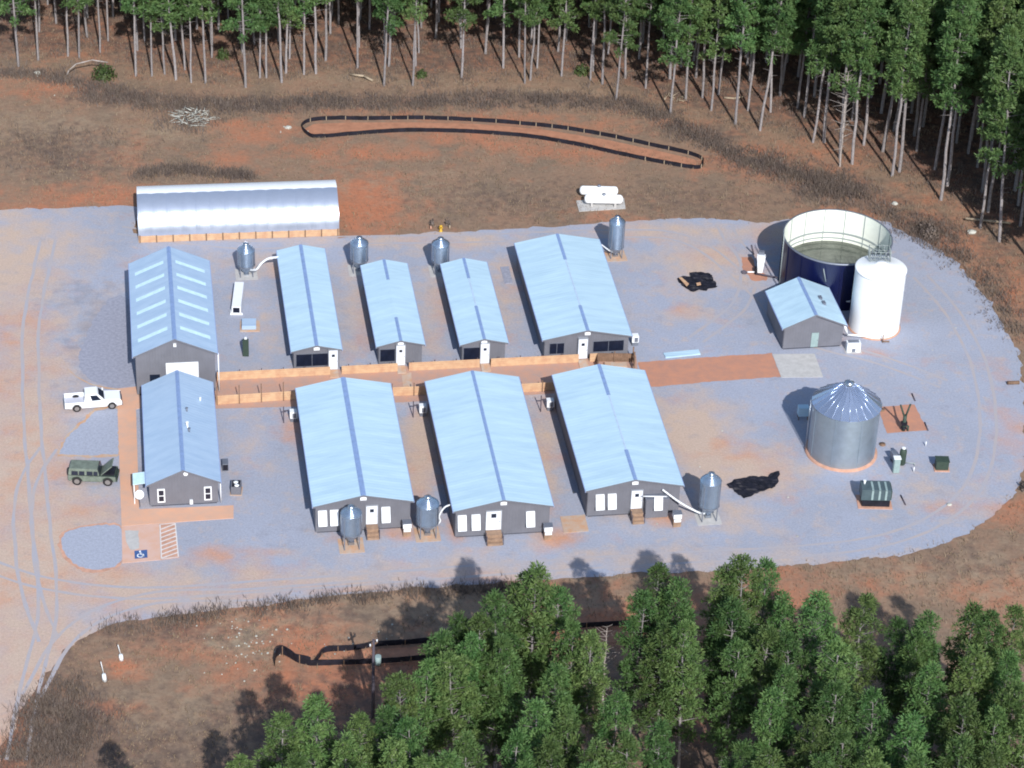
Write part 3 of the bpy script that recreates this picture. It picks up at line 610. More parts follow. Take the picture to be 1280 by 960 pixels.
# ------------------------------------------------------------------ feed bins
def feed_bin(label, px, py, r, zb, zs, zt, padpx=None, rz=.17, pm='concrete', m='bin'):
    c = G(px, py); t = thing('feed_bin', label, 'feed bin', c, rz, 'feed bins beside the livestock houses')
    b = MB(); b.lathe([(r, zb), (r, zs)], 40); o = b.build('body', m, t)
    b = MB(); b.lathe([(r * 1.02, zs - .02), (r * .99, zs + .04), (r * .72, zs + (zt - zs) * .45), (.32, zt - .06), (.3, zt)], 40); rf = b.build('roof', m, t)
    b = MB(); b.lathe([(.33, zt), (.33, zt + .1), (.02, zt + .2)], 16); b.build('lid', 'galv_s', rf)
    hz = max(.35, zb - r * 1.0); b = MB(); b.lathe([(r, zb), (.28, hz), (.28, hz - .12), (.0, hz - .12)], 40); b.build('hopper', m, t)
    for a in (45, 135, 225, 315):
        b = MB(); x, y = r * .98 * math.cos(R_(a)), r * .98 * math.sin(R_(a)); b.box(x - .05, x + .05, y - .05, y + .05, 0.03, zs - .3); b.build('leg', 'grey', t)
    b = MB()
    for z in (zb - .02,):
        b.lathe([(r + .02, z - .06), (r + .04, z), (r + .02, z + .06)], 40)
    b.build('ring', 'grey', o)
    b = MB()
    for s in (-.17, .17): b.tube((s, r + .14, .4), (s, r + .14, zs + .1), .02, n=5)
    for i in range(int((zs - .4) / .35)): b.tube((-.17, r + .14, .5 + i * .35), (.17, r + .14, .5 + i * .35), .015, n=4)
    b.build('ladder', 'galv_s', t)
    b = MB(); b.box(-.28, .28, -.28, .28, hz - .45, hz - .13); b.build('boot', 'galv_s', t)
    h = 1.22; b = MB(); b.box(-h, h, -h, h, -.06, .03); q = b.build('concrete_pad', pm, None); q.location = c; q.rotation_euler = (0, 0, rz); struct(q)
    return t, c
fb1, c1 = feed_bin('feed bin with curved white pipe to the leftmost far house, beside the workshop', 308, 343, 1.0, 1.35, 3.25, 3.95)
fb2, c2 = feed_bin('feed bin at the back corner between the two left narrow houses', 449, 338, 1.02, 1.5, 3.65, 4.25)
fb3, c3 = feed_bin('feed bin at the back corner of the narrow house with central white ridge', 550, 339, 1.02, 1.5, 3.65, 4.25)
fb4, c4 = feed_bin('tall feed bin behind the right back corner of the widest far house', 769, 320, .92, 1.3, 4.55, 5.15, pm='concrete_c')
fb5, c5 = feed_bin('squat feed bin standing right in front of the leftmost near house', 439, 682, 1.03, 1.75, 3.95, 4.6, pm='concrete_c')
fb6, c6 = feed_bin('squat feed bin between the left and middle near houses', 534, 668, 1.1, 1.6, 3.75, 4.45, pm='concrete_c')
fb7, c7 = feed_bin('tall feed bin at the right corner of the rightmost near house', 884.5, 647, 1.05, 1.65, 4.55, 5.3)
def auger(label, pts, r=.085):
    sm = smooth_loop([tuple(p) for p in pts], 7, False); b = MB(); b.path(sm, r, 8); return tag(b.build('feed_pipe', 'white'), label, 'pipe', 'white feed pipes')
auger('white curved feed pipe arching to the leftmost far house', [c1 + Vector((.35, -.1, .7)), G(320, 337, 1.2), G(327, 329, 2.0), G(336, 323, 2.4), G(348, 321.5, 2.5)], .13)
auger('white curved feed pipe arching to the middle near house', [c6 + Vector((.3, 0, .6)), c6 + Vector((1.2, .4, 1.3)), G(549, 645, 2.0), G(556, 634, 2.8), G(567, 630, 3.0)])
auger('straight white feed pipe slanting up to the porch of the rightmost near house', [c7 + Vector((-.35, -.1, .55)), G(872, 640, .9), G(850, 628, 2.0), G(828, 612, 3.1)], .1)
auger('short white feed pipe from the tall bin to the widest far house', [c4 + Vector((-.2, 0, .6)), G(763, 314, .9), G(752, 306, 2.2)], .08)

# ------------------------------------------------------------------ big tanks
def gbin():
    t = thing('grain_bin', 'big galvanised grain bin with ribbed conical roof on a clay-stained footing', 'grain bin', (34.05, -10.1, 0))
    r, h, a = 3.45, 6.1, 8.55
    b = MB(); prof = []
    for i in range(7):
        z0 = h * i / 7 + .2 * (i == 0); z1 = h * (i + 1) / 7
        prof += [(r, z0)] + ([(r, z1)] if i == 6 else [])
    b.lathe(prof, 72); o = b.build('wall', 'galv', t)
    for i in range(8):
        g = 2 * math.pi * (i + .5) / 8; q = MB(); x, y = (r + .02) * math.cos(g), (r + .02) * math.sin(g); q.box(x - .03, x + .03, y - .02, y + .02, .2, h - .05, g + math.pi / 2); q.build('stiffener', 'galv', o)
    b = MB(); n = 24; R = r + .14; c_ = .45
    vs = []
    for i in range(n): g = 2 * math.pi * i / n; vs += [(R * math.cos(g), R * math.sin(g), h - .03), (c_ * math.cos(g), c_ * math.sin(g), a - .25)]
    b.add(vs, [(2 * i, (2 * i + 2) % (2 * n), (2 * i + 3) % (2 * n), 2 * i + 1) for i in range(n)]); rf = b.build('roof', 'bin_roof', t)
    for i in range(n):
        g = 2 * math.pi * i / n; q = MB(); p0 = Vector((R * math.cos(g), R * math.sin(g), h)); p1 = Vector((c_ * math.cos(g), c_ * math.sin(g), a - .22)); q.tube(p0, p1, .028, n=5); q.build('rib', 'bin_roof', rf)
    b = MB(); b.lathe([(.5, a - .3), (.5, a), (.1, a + .18), (0, a + .18)], 20); b.build('cap', 'galv_s', rf)
    b = MB(); b.lathe([(3.72, -.05), (3.72, .2), (3.3, .21), (0, .21)], 64); b.build('footing', 'rust', t)
    b = MB()
    for s in (-.22, .22): b.tube((-r - .22, s, .2), (-r - .22, s, h), .025, n=5)
    for i in range(16): b.tube((-r - .22, -.22, .4 + i * .36), (-r - .22, .22, .4 + i * .36), .018, n=4)
    b.build('ladder', 'galv_s', t)
gbin()
gb = thing('control_box', 'pale blue box standing in the grain bin\'s shadow', 'box', G(1003, 523), .1)
b = MB(); b.box(-.55, .55, -.4, .4, .5, 1.5); b.build('cabinet', 'roof', gb)
b = MB(); b.box(-.5, -.42, -.35, -.27, 0, .5); b.box(.42, .5, -.35, -.27, 0, .5); b.box(-.5, -.42, .27, .35, 0, .5); b.box(.42, .5, .27, .35, 0, .5); b.build('stand', 'wood_dark', gb)

bt = thing('water_tank', 'large open round tank, dark blue outside and cream inside', 'water tank', (35.79, 23.68, 0))
r, h = 6.1, 6.0
b = MB(); b.lathe([(r, 0), (r, h)], 96); b.build('shell', 'blue', bt)
b = MB(); b.lathe([(r - .05, h - .01), (r - .05, .1)], 96); ln = b.build('lining', 'liner', bt)
b = MB(); b.lathe([(r + .06, h - .12), (r + .06, h + .05), (r - .08, h + .05), (r - .08, h - .02)], 96); b.build('rim', 'grey', bt)
b = MB(); b.lathe([(r - .055, 2.9), (r - .09, 2.95), (r - .09, 3.12), (r - .055, 3.17)], 96); b.lathe([(r - .055, 2.25), (r - .08, 2.3), (r - .08, 2.4), (r - .055, 2.45)], 96); b.build('water_line', 'seam', ln)
for i in range(16):
    g = 2 * math.pi * (i + .4) / 16; b = MB(); b.box((r - .08) * math.cos(g) - .04, (r - .08) * math.cos(g) + .04, (r - .08) * math.sin(g) - .03, (r - .08) * math.sin(g) + .03, 1.8, h - .05, g + math.pi / 2); b.build('seam', 'seam', ln)
b = MB(); b.lathe([(r - .06, 1.95), (0, 1.95)], 96, smooth=False); b.build('water', 'water', bt)
for i in range(16):
    g = 2 * math.pi * i / 16; b = MB(); b.box((r + .03) * math.cos(g) - .05, (r + .03) * math.cos(g) + .05, (r + .03) * math.sin(g) - .03, (r + .03) * math.sin(g) + .03, 0, h - .13, g + math.pi / 2); b.build('rib', 'blue', bt)
b = MB(); g = R_(196); lx, ly = (r + .35) * math.cos(g), (r + .35) * math.sin(g)
for s in (-.25, .25): b.tube((lx, ly + s, 0.1), (lx, ly + s, h + .9), .035, n=6)
for i in range(18): b.tube((lx, ly - .25, .3 + i * .34), (lx, ly + .25, .3 + i * .34), .02, n=4)
b.build('ladder', 'seam', bt)
b = MB(); b.tube((-2, -r - .1, 5.4), (-1.6, -r - .15, 3.8), .05, n=6); b.build('overflow_pipe', 'seam', bt)

wt = thing('storage_tank', 'tall white cylindrical plastic tank beside the open blue tank', 'tank', (39.64, 14.6, 0))
b = MB(); b.lathe([(2.7, 0), (2.78, .05), (2.78, .2), (2.78, 7.2), (2.78, 7.42), (2.83, 7.44), (2.83, 7.54), (2.72, 7.58)], 72); b.build('body', 'white_tank', wt)
b = MB(); b.lathe([(2.72, 7.58), (.6, 8.05), (.5, 8.2), (0, 8.22)], 72); b.build('lid', 'white_tank', wt)
b = MB(); b.lathe([(2.95, 0), (2.95, .12), (2.6, .12)], 48); b.build('footing', 'rust', wt)
pc = G(1099, 322, 8.0) - Vector((39.64, 14.6, 0)); pX, pY = pc.x, pc.y
PLX = [(pX - 1.15, pY - .75), (pX + 1.15, pY - .75), (pX + 1.15, pY + .75), (pX - 1.15, pY + .75)]
b = MB()
for i in range(11): x = pX - 1.15 + i * .23; b.tube((x, pY - .75, 8.0), (x, pY + .75, 8.0), .035, n=4)
for y in (-.75, .75): b.tube((pX - 1.15, pY + y, 7.95), (pX + 1.15, pY + y, 7.95), .05, n=5); b.tube((pX - .9, pY + y, 6.9), (pX - .9, pY + y, 7.95), .05, n=5); b.tube((pX + .9, pY + y, 6.9), (pX + .9, pY + y, 7.95), .05, n=5)
pf = b.build('platform', 'seam', wt)
b = MB()
for i in range(4):
    (x0, y0), (x1, y1) = PLX[i], PLX[(i + 1) % 4]
    for z in (8.5, 9.1): b.tube((x0, y0, z), (x1, y1, z), .028, n=5)
    for k in range(4): u = k / 4; b.tube((x0 + (x1 - x0) * u, y0 + (y1 - y0) * u, 8.0), (x0 + (x1 - x0) * u, y0 + (y1 - y0) * u, 9.1), .028, n=5)
b.build('railing', 'seam', pf)
b = MB()
for s in (-.22, .22): b.tube((-.5 + s, 3.1, .1), (-.5 + s, 3.1, 8.0), .03, n=5)
for i in range(22): b.tube((-.72, 3.1, .4 + i * .34), (-.28, 3.1, .4 + i * .34), .02, n=4)
b.build('ladder', 'grey', wt)
b = MB(); b.path([G(1043, 375.5, 1.2), G(1063, 376.5, 1.2)], .12); tag(b.build('connecting_pipe', 'white'), 'white pipe running from the blue tank to the white tank', 'pipe')
b = MB(); b.path([G(1054, 402, 2.2), G(1057, 410, 1.8), G(1059, 418.5, .5), G(1083, 420, .5)], .13, 8); tag(b.build('inlet_pipe', 'white'), 'bent white pipe from the pump house eave to the foot of the white tank', 'pipe')
hu = thing('heating_unit', 'white box unit with small dark opening between pump house and white tank', 'unit', G(1066, 439), .12)
b = MB(); b.box(-.75, .75, -.3, .5, .05, 1.15); k_ = b.build('casing', 'white', hu, .03)
b = MB(); b.box(-.2, .2, -.33, -.302, .1, .5); b.build('grille', 'grey', k_)
b = MB(); b.box(-.6, .6, -.1, .4, 1.155, 1.22); b.build('lid', 'grey', k_)
b = MB(); b.box(-.9, .9, -.45, .65, -.05, .045); b.build('base', 'concrete', hu)
vp = thing('valve_post', 'rusty brown valve post at the foot of the white tank', 'post', G(1103, 428))
b = MB(); b.tube((0, 0, 0), (0, 0, .95), .07); b.build('pipe', 'wood_dark', vp)
b = MB(); b.tube((-.02, 0, .12), (.75, .05, .12), .08); b.build('outlet', 'wood_dark', vp)

# propane tanks
def propane(label, px, py, L, rz):
    t = thing('propane_tank', label, 'gas tank', G(px, py), rz, 'pair of white gas tanks'); r = .55; n = 20
    b = MB(); prof = [(0.001, -L / 2)] + [(r * math.sin(math.pi / 2 * i / 6), -L / 2 + r * .7 * (1 - math.cos(math.pi / 2 * i / 6))) for i in range(1, 7)]
    prof += [(a, -z) for a, z in reversed(prof)]
    vs = []; k = len(prof)
    for i in range(n):
        g = 2 * math.pi * i / n; vs += [(z, a * math.cos(g), .95 + a * math.sin(g)) for a, z in prof]
    b.add(vs, [(i * k + j, ((i + 1) % n) * k + j, ((i + 1) % n) * k + j + 1, i * k + j + 1) for i in range(n) for j in range(k - 1)], True); b.build('shell', 'white_tank', t)
    for s in (-1, 1): b = MB(); b.box(s * L * .3 - .12, s * L * .3 + .12, -.4, .4, .03, .55); b.build('saddle', 'concrete', t)
    b = MB(); b.lathe([(.2, 1.45), (.2, 1.7), (0, 1.75)], 12); b.build('valve_dome', 'grey', t)
propane('white gas tank lying at the back of the slab, nearer the wood', 748, 247, 4.6, .04)
propane('white gas tank lying on the near side of the slab', 754, 257.5, 4.6, .04)

# ------------------------------------------------------------------ board fences
def fence(label, p0, p1, h=1.12, ph=1.25, step=2.3, rear=False, gaps=()):
    A, B = G(*p0, h), G(*p1, h); A.z = B.z = 0; L = (B - A).length; a = math.atan2(B.y - A.y, B.x - A.x)
    t = thing('board_fence', label, 'fence', A, a, 'timber board fences along the clay walkway')
    segs = []; x = 0
    for g0, g1 in list(gaps) + [(L, L)]:
        if g0 > x: segs.append((x, g0))
        x = g1
    for x0, x1 in segs:
        b = MB(); z = 0.02
        while z < h - .05:
            b.box(x0, x1, 0, .045, z, min(h, z + .262)); z += .272
        b.build('boards', 'wood', t)
    n = int(L / step)
    for i in range(n + 1):
        x = min(L, .1 + i * step)
        if any(g0 - .1 < x < g1 + .1 for g0, g1 in gaps): continue
        b = MB(); b.box(x - .05, x + .05, *((.05, .15) if rear else (-.105, -.005)), 0, ph); b.build('post', 'wood_dark' if not rear else 'post', t)
    return t
def along(p0, p1, h, x): # distance along a fence of the photograph column x
    A, B = G(*p0, h), G(*p1, h); f = (x - p0[0]) / (p1[0] - p0[0]); return (B - A).length * f
U0, U1 = (271, 465.5), (747, 441.8)
f1 = fence('long board fence running along the fronts of the far row of houses', U0, U1, 1.05, 1.2, 2.3, True,
           [(along(U0, U1, 1.1, x) - .6, along(U0, U1, 1.1, x) + .6) for x in (418, 502, 605, 730.5)])
L0, L1 = (270, 495), (372, 488.5)
fence('board fence with tall dark posts between the office and the leftmost near house', L0, L1, 1.1, 2.3, 2.3)
fence('short board fence in the gap between the left and middle near houses', (489, 484.5), (535, 482.5), 1.1, 1.6, 2.3)
fence('short board fence in the gap between the middle and right near houses', (650, 480), (695, 477.5), 1.1, 1.4, 2.3)
dk = thing('wooden_pen', 'brown timber pen at the right front corner of the widest far house', 'pen', G(747, 464), -R_(TH) * .35)
b = MB(); b.box(.0, 3.9, 1.9, 1.98, 0, 1.05); b.box(0, .08, 0, 1.89, 0, 1.0); b.build('boards', 'wood_dark', dk)
for x, y in ((0, 0), (1.9, 1.85), (3.9, 1.9), (3.95, .9), (3.9, -.1)): b = MB(); b.box(x - .07, x + .07, y - .07, y + .07, 0, 1.9 if x > 3 else 1.3); b.build('post', 'wood_dark', dk)
b = MB(); b.box(3.86, 3.93, 0, 1.8, .5, .7); b.box(3.86, 3.93, 0, 1.8, 1.1, 1.3); b.build('rail', 'wood_dark', dk)
b = MB(); b.box(.8, 3.2, .5, 1.3, .0, .35); b.build('trough', 'concrete_c', dk)

# ------------------------------------------------------------------ cooling units in front of the near houses
def cooler(label, px, py):
    t = thing('cooling_unit', label, 'cooling unit', G(px, py), -R_(TH), 'white cooling units at the near house fronts')
    b = MB(); b.box(-.4, .4, -.3, .35, 1.02, 1.55); b.box(-.34, .34, -.36, -.302, .66, .96); b.build('casing', 'white', t)
    b = MB(); b.box(-.44, .44, -.34, .39, 1.56, 1.62); b.build('lid', 'grey', t)
    b = MB(); b.box(-.36, .36, -.28, .3, .9, 1.01); b.build('louvre', 'grey', t)
    b = MB(); b.box(-.38, .38, -.26, .32, 0, .89); b.build('plinth', 'wood_lite', t)
cooler('white cooling unit at the right end of the leftmost near house front', 508.5, 669)
cooler('white cooling unit at the right end of the middle near house front', 684.5, 673)
cooler('white cooling unit under the slanting feed pipe of the rightmost near house', 845.5, 657)
def side_unit(label, px, py):
    t = thing('air_conditioner', label, 'air conditioner', G(px, py), -R_(TH), 'side units in the gaps of the near row')
    b = MB(); b.box(-.35, .4, -.3, .4, .45, 1.25); b.build('casing', 'white', t, .03)
    b = MB(); b.box(-.1, .3, -.33, -.301, .55, 1.1); b.build('grille', 'grey', t)
    b = MB(); b.box(-.3, .35, -.25, .35, 0, .449); b.build('stand', 'grey', t)
    b = MB(); b.box(-1.05, -.95, -.35, -.25, 0, 2.0); b.box(-1.02, -.5, -.28, -.2, 1.4, 1.5); b.build('post', 'post', t)
side_unit('white side unit with dark post, left of the leftmost near house', 366.5, 526)
side_unit('white side unit with dark post, in the gap left of the middle near house', 528, 519)
side_unit('white side unit with dark post, in the gap left of the rightmost near house', 687, 512)
side_unit('small white side unit at the right front corner of the widest far house', 793, 431)

# ------------------------------------------------------------------ vehicles
def wheel(t, x, y, r, w=.26, s=1):
    b = MB(); b.tube((x, y - w / 2, r), (x, y + w / 2, r), r, n=24); o = b.build('wheel', 'tire', t)
    b = MB(); yy = y + s * w / 2; b.tube((x, yy - .02, r), (x, yy + .012 * s, r), r * .58, n=16); b.build('rim', 'rim', o)
def pickup():
    p = G(117, 507); q1, q2 = G(100, 510), G(144, 506.5); a = math.atan2(q2.y - q1.y, q2.x - q1.x)
    t = thing('pickup_truck', 'white pickup truck with empty open bed parked at the end of the walkway', 'pickup', p, a)
    W2 = .98
    def arc(cx, r, n=8): return [(cx - r * math.cos(math.pi * i / n), .42 + r * math.sin(math.pi * i / n)) for i in range(n + 1)]
    def side(y0, y1):
        prof = [(-2.95, .5)] + arc(-1.75, .5) + arc(1.85, .5) + [(2.85, .48), (2.9, .75), (2.86, 1.02), (1.2, 1.14), (-2.95, 1.14)]
        return prof, y0, y1
    b = MB(); pr, _, _ = side(0, 0)
    b.prism_y(pr, -W2, -W2 + .08); b.prism_y(pr, W2 - .08, W2); b.build('side_panel', 'white', t, .02)
    b = MB(); b.box(-2.95, -2.88, -W2 + .081, W2 - .081, .55, 1.14); b.build('tailgate', 'white', t)
    b = MB(); b.box(-2.87, -.95, -W2 + .081, W2 - .081, .62, .70); b.build('bed', 'bedliner', t)
    b = MB(); b.box(-.94, 1.15, -W2 + .081, W2 - .081, .45, 1.13); b.build('cab_floor', 'white', t)
    b = MB(); b.hexa([(1.16, -W2 + .081, .5), (2.84, -W2 + .1, .5), (2.84, W2 - .1, .5), (1.16, W2 - .081, .5), (1.16, -W2 + .081, 1.19), (2.78, -W2 + .16, 1.06), (2.78, W2 - .16, 1.06), (1.16, W2 - .081, 1.19)]); b.build('hood', 'white', t, .05)
    b = MB(); b.box(2.845, 2.97, -W2 + .05, W2 - .05, .42, .62); b.build('bumper', 'grey', t, .03)
    b = MB(); b.box(-3.06, -2.96, -W2 + .05, W2 - .05, .45, .60); b.build('bumper', 'grey', t, .03)
    b = MB(); b.box(2.80, 2.87, -.6, .6, .68, .98); b.build('grille', 'black', t)
    for s in (-1, 1):
        b = MB(); b.box(2.78, 2.88, s * .78 - .14, s * .78 + .14, .74, .98); b.build('headlight', 'glass' if s > 0 else 'lamp_r', t)
        b = MB(); b.box(.95, 1.1, s * (W2 + .12) - .1, s * (W2 + .12) + .1, 1.15, 1.38); b.build('mirror', 'white', t)
        for x in (-1.75, 1.85): wheel(t, x, s * (W2 - .14), .41, .26, s)
    # cab: rear x -.95, front 1.15, roof smaller
    c = [(-.95, -.93, 1.141), (1.18, -.93, 1.141), (1.18, .93, 1.141), (-.95, .93, 1.141), (-.82, -.74, 1.86), (.42, -.74, 1.88), (.42, .74, 1.88), (-.82, .74, 1.86)]
    b = MB(); b.hexa(c); cb = b.build('cab', 'white', t, .04)
    def panel(i, j, k, l, m, name, off, u0=.08, u1=.92, v0=.1, v1=.85):
        P = [Vector(c[n]) for n in (i, j, k, l)]; N = Vector(off)
        def bl(u, v): return (P[0].lerp(P[1], u)).lerp(P[3].lerp(P[2], u), v)
        q = MB(); q.add([bl(u0, v0) + N, bl(u1, v0) + N, bl(u1, v1) + N, bl(u0, v1) + N], [(0, 1, 2, 3)]); q.build(name, m, cb)
    panel(1, 2, 6, 5, 'glass', 'windscreen', (.02, 0, .015)); panel(0, 1, 5, 4, 'glass', 'side_window', (0, -.03, .01), .38, .86); panel(3, 2, 6, 7, 'glass', 'side_window', (0, .03, .01), .38, .86)
    panel(0, 3, 7, 4, 'glass', 'rear_window', (-.02, 0, .01))
pickup()
def army():
    p = G(117, 600); t = thing('utility_truck', 'old green utility truck with dark side windows and raised hood', 'truck', p, .015); W2 = 1.0
    def arc(cx, r, n=8): return [(cx - r * math.cos(math.pi * i / n), .5 + r * math.sin(math.pi * i / n)) for i in range(n + 1)]
    prof = [(-2.35, .6)] + arc(-1.5, .56) + arc(1.55, .56) + [(2.35, .6), (2.35, 1.1), (-2.35, 1.15)]
    b = MB(); b.prism_y(prof, -W2, -W2 + .1); b.prism_y(prof, W2 - .1, W2); b.build('side_panel', 'olive_l', t, .02)
    b = MB(); b.box(-2.35, 2.3, -W2 + .101, W2 - .101, .62, 1.09); b.build('chassis', 'olive', t)
    b = MB(); b.hexa([(-2.35, -W2 + .05, 1.16), (.75, -W2 + .05, 1.16), (.75, W2 - .05, 1.16), (-2.35, W2 - .05, 1.16), (-2.25, -.80, 1.86), (.55, -.80, 1.86), (.55, .80, 1.86), (-2.25, .80, 1.86)]); cn = b.build('canopy', 'olive_l', t, .08)
    for x0, x1 in ((-2.0, -1.35), (-1.25, -.7), (-.5, .1), (.18, .6)):
        b = MB(); b.hexa([(x0, -1.0, 1.25), (x1, -1.0, 1.25), (x1, -.94, 1.25), (x0, -.94, 1.25), (x0 + .02, -.90, 1.62), (x1 - .02, -.90, 1.62), (x1 - .02, -.84, 1.62), (x0 + .02, -.84, 1.62)]); b.build('side_window', 'glass', cn)
    b = MB(); b.hexa([(.76, -.85, 1.2), (.8, -.85, 1.2), (.8, .85, 1.2), (.76, .85, 1.2), (.60, -.76, 1.9), (.64, -.76, 1.9), (.64, .76, 1.9), (.60, .76, 1.9)]); b.build('windscreen', 'glass', cn)
    b = MB(); b.box(.95, 2.2, -.7, .7, 1.1, 1.3); b.build('engine', 'black', t)
    b = MB(); b.hexa([(.85, -.8, 1.18), (.93, -.8, 1.15), (.93, .8, 1.15), (.85, .8, 1.18), (1.95, -.78, 2.25), (2.03, -.78, 2.2), (2.03, .78, 2.2), (1.95, .78, 2.25)]); b.build('raised_hood', 'olive_l', t)
    b = MB(); b.box(2.36, 2.5, -.95, .95, .55, .8); b.build('bumper', 'olive', t)
    for s in (-1, 1):
        b = MB(); b.tube((2.3, s * .72, .98), (2.4, s * .72, .98), .12, n=12); b.build('headlight', 'glass', t)
        for x in (-1.5, 1.55): wheel(t, x, s * (W2 - .16), .46, .28, s)
    b = MB(); b.tube((-2.52, 0, 1.0), (-2.36, 0, 1.0), .38, n=20); b.build('spare_wheel', 'tire', t)
army()

# ------------------------------------------------------------------ equipment
def simple(name, label, cat, px, py, rz, parts, group=None):
    t = thing(name, label, cat, G(px, py), rz, group)
    for nm, m, boxes in parts:
        b = MB()
        for q in boxes: b.box(*q)
        b.build(nm, m, t, .02 if nm in ('casing', 'housing', 'cabinet') else 0)
    return t
gs = simple('generator_set', 'grey-green generator with pale ribs on its housing, below the grain bin', 'generator', 1093, 632, .03, [
    ('housing', 'green_g', [(-1.45, 1.5, -.2, 1.5, .75, 2.0)]), ('radiator_panel', 'olive', [(1.51, 1.6, -.1, 1.4, .8, 1.9)]),
    ('engine_bay', 'black', [(-1.3, 1.45, -.3, 1.4, .1, .74)]), ('base', 'rust', [(-1.7, 1.75, -.6, 1.75, -.05, .06)])])
for i, x in enumerate((-.35, .35, 1.0)):
    b = MB(); b.box(x - .1, x + .1, -.24, -.205, .85, 1.95); b.box(x - .1, x + .1, -.2, 1.3, 2.003, 2.04); b.build('rib', 'pale_g', gs)
b = MB(); b.tube((-1.1, .9, 1.98), (-1.1, .9, 2.35), .1); b.tube((-1.1, .9, 2.351), (-1.1, .9, 2.40), .16); b.build('exhaust', 'white', gs)
t = simple('equipment_cabinet', 'pale green upright cabinet in front of the dark green tank', 'cabinet', 1120, 592, .1, [('cabinet', 'pale_g', [(-.32, .32, 0, .55, .05, 1.75)]), ('roof', 'white', [(-.37, .37, -.05, .6, 1.755, 1.81)]), ('door', 'pale_g', [(-.26, .26, -.03, -.003, .15, 1.65)])])
t = thing('pressure_tank', 'dark green upright pressure tank with white cap right of the grain bin', 'tank', G(1127, 581))
b = MB(); b.lathe([(.3, .1), (.36, .2), (.36, 1.75), (.25, 1.95), (0, 2.0)], 20); b.build('vessel', 'olive', t); b = MB(); b.tube((0, 0, 2.0), (0, 0, 2.12), .2); b.build('cap', 'white', t)
b = MB(); b.tube((.36, 0, .3), (1.3, -.1, .3), .05); b.tube((1.3, -.1, 0), (1.3, -.1, .35), .05); b.build('pipe', 'seam', t)
t = simple('pump_motor', 'small dark purple-grey pump beside the green pressure tank', 'pump', 1117, 577, .3, [('housing', 'grey', [(-.28, .3, -.3, .5, .35, 1.1)]), ('stand', 'post', [(-.2, .22, -.2, .4, 0, .34)])])
t = simple('transformer_box', 'dark green box on a pale base at the right of the yard', 'electrical box', 1177, 589, .03, [('casing', 'olive', [(-.62, .66, 0, 1.0, .12, 1.1)]), ('lid', 'olive', [(-.68, .72, -.06, 1.06, 1.105, 1.16)]), ('base', 'rust', [(-.75, .8, -.15, 1.2, -.05, .1)])])
t = thing('wellhead', 'dark wellhead with forked pipes standing on the orange clay pad', 'wellhead', G(1129, 538), .1)
b = MB(); b.tube((0, 0, 0), (0, 0, 1.9), .2); b.build('riser', 'olive', t); b = MB(); b.tube((0, 0, 1.5), (-.6, .15, 3.1), .1); b.build('arm', 'olive', t); b = MB(); b.tube((0, 0, 1.5), (.45, .2, 3.15), .1); b.build('arm', 'olive', t)
b = MB(); b.lathe([(.28, .25), (.28, .45), (.2, .5), (.2, .25)], 14); b.box(-.3, .3, -.2, .2, .7, 1.1); b.build('valve', 'black', t); b = MB(); b.tube((0, 0, .6), (.45, -.1, .6), .1); b.tube((.45, -.1, .6), (.45, -.1, 0), .1); b.build('elbow', 'olive', t)
for (x, y), l in (((1102, 513), 'round dark manhole lid on the orange clay pad'), ((1103, 556), 'small round lid beside the grain bin footing')):
    c = G(x, y); b = MB(); b.lathe([(.33, 0), (.33, .12), (0, .13)], 16); o = b.build('manhole_cover', 'wood_dark'); o.location = c; tag(o, l, 'lid', 'round lids right of the grain bin')
for (a, q), l in ((((1140, 492), (1144, 501)), 'short dark pipe behind the orange clay pad'), (((1156, 528), (1160, 538)), 'short dark pipe at the right edge of the orange clay pad'), (((1126, 619), (1132, 631)), 'short dark pipe right of the generator')):
    b = MB(); b.tube(G(*a, .08), G(*q, .08), .07, n=8); tag(b.build('loose_pipe', 'post'), l, 'pipe', 'loose dark pipes')
b = MB(); b.tube(G(1259, 478.5, .2), G(1274, 478, .2), .2, n=12); tag(b.build('culvert_pipe', 'wood_dark'), 'dark pipe lying at the right edge of the gravel', 'pipe')
for (x, y), l in (((1157, 558), 'upper small white stake at the right of the yard'), ((1142, 590), 'lower small white stake at the right of the yard')):
    b = MB(); c = G(x, y); b.tube(c, c + Vector((0, 0, .6)), .05); tag(b.build('stake', 'white'), l, 'stake', 'white stakes in the yard')
cw = simple('storage_container', 'long white box with a dark square opening in its near end', 'container', 295.5, 395, -R_(TH) * .25, [
    ('body', 'white', [(-.5, .5, .1, 5.3, .25, 1.15)]), ('opening', 'dark', [(-.36, .36, .04, .098, .4, 1.0)]), ('flange', 'white', [(-.68, .68, .12, .3, .05, .24), (-.68, -.52, .1, 1.6, .05, .3)]), ('skid', 'grey', [(-.4, -.3, .3, 5.2, 0, .249), (.3, .4, .3, 5.2, 0, .249)])])
t = simple('equipment_cover', 'low blue-grey square cover on stained ground beside the workshop', 'cover', 311, 413, .1, [('housing', 'roof_old', [(-.75, .8, 0, 1.6, .1, .55)]), ('base', 'concrete_c', [(-.95, 1.2, -.3, 1.9, -.04, .08)])])
t = simple('electrical_cabinet', 'tall dark green cabinet standing behind the walkway fence', 'cabinet', 307, 446, .05, [('cabinet', 'olive', [(-.3, .33, 0, .5, .03, 2.0)]), ('cap', 'white', [(-.1, .15, .3, .5, 2.003, 2.2)]), ('door', 'olive', [(-.25, .28, -.03, -.003, .2, 1.9)])])
t = simple('backup_generator', 'dark box with round white fans on top right of the office', 'generator', 295, 619, .05, [('housing', 'wall', [(-.5, .5, 0, 1.3, .05, .95)]), ('base', 'concrete_c', [(-.6, .6, -.1, 1.4, -.05, .045)]), ('panel', 'black', [(-.4, .4, .1, 1.2, .953, .97)])])
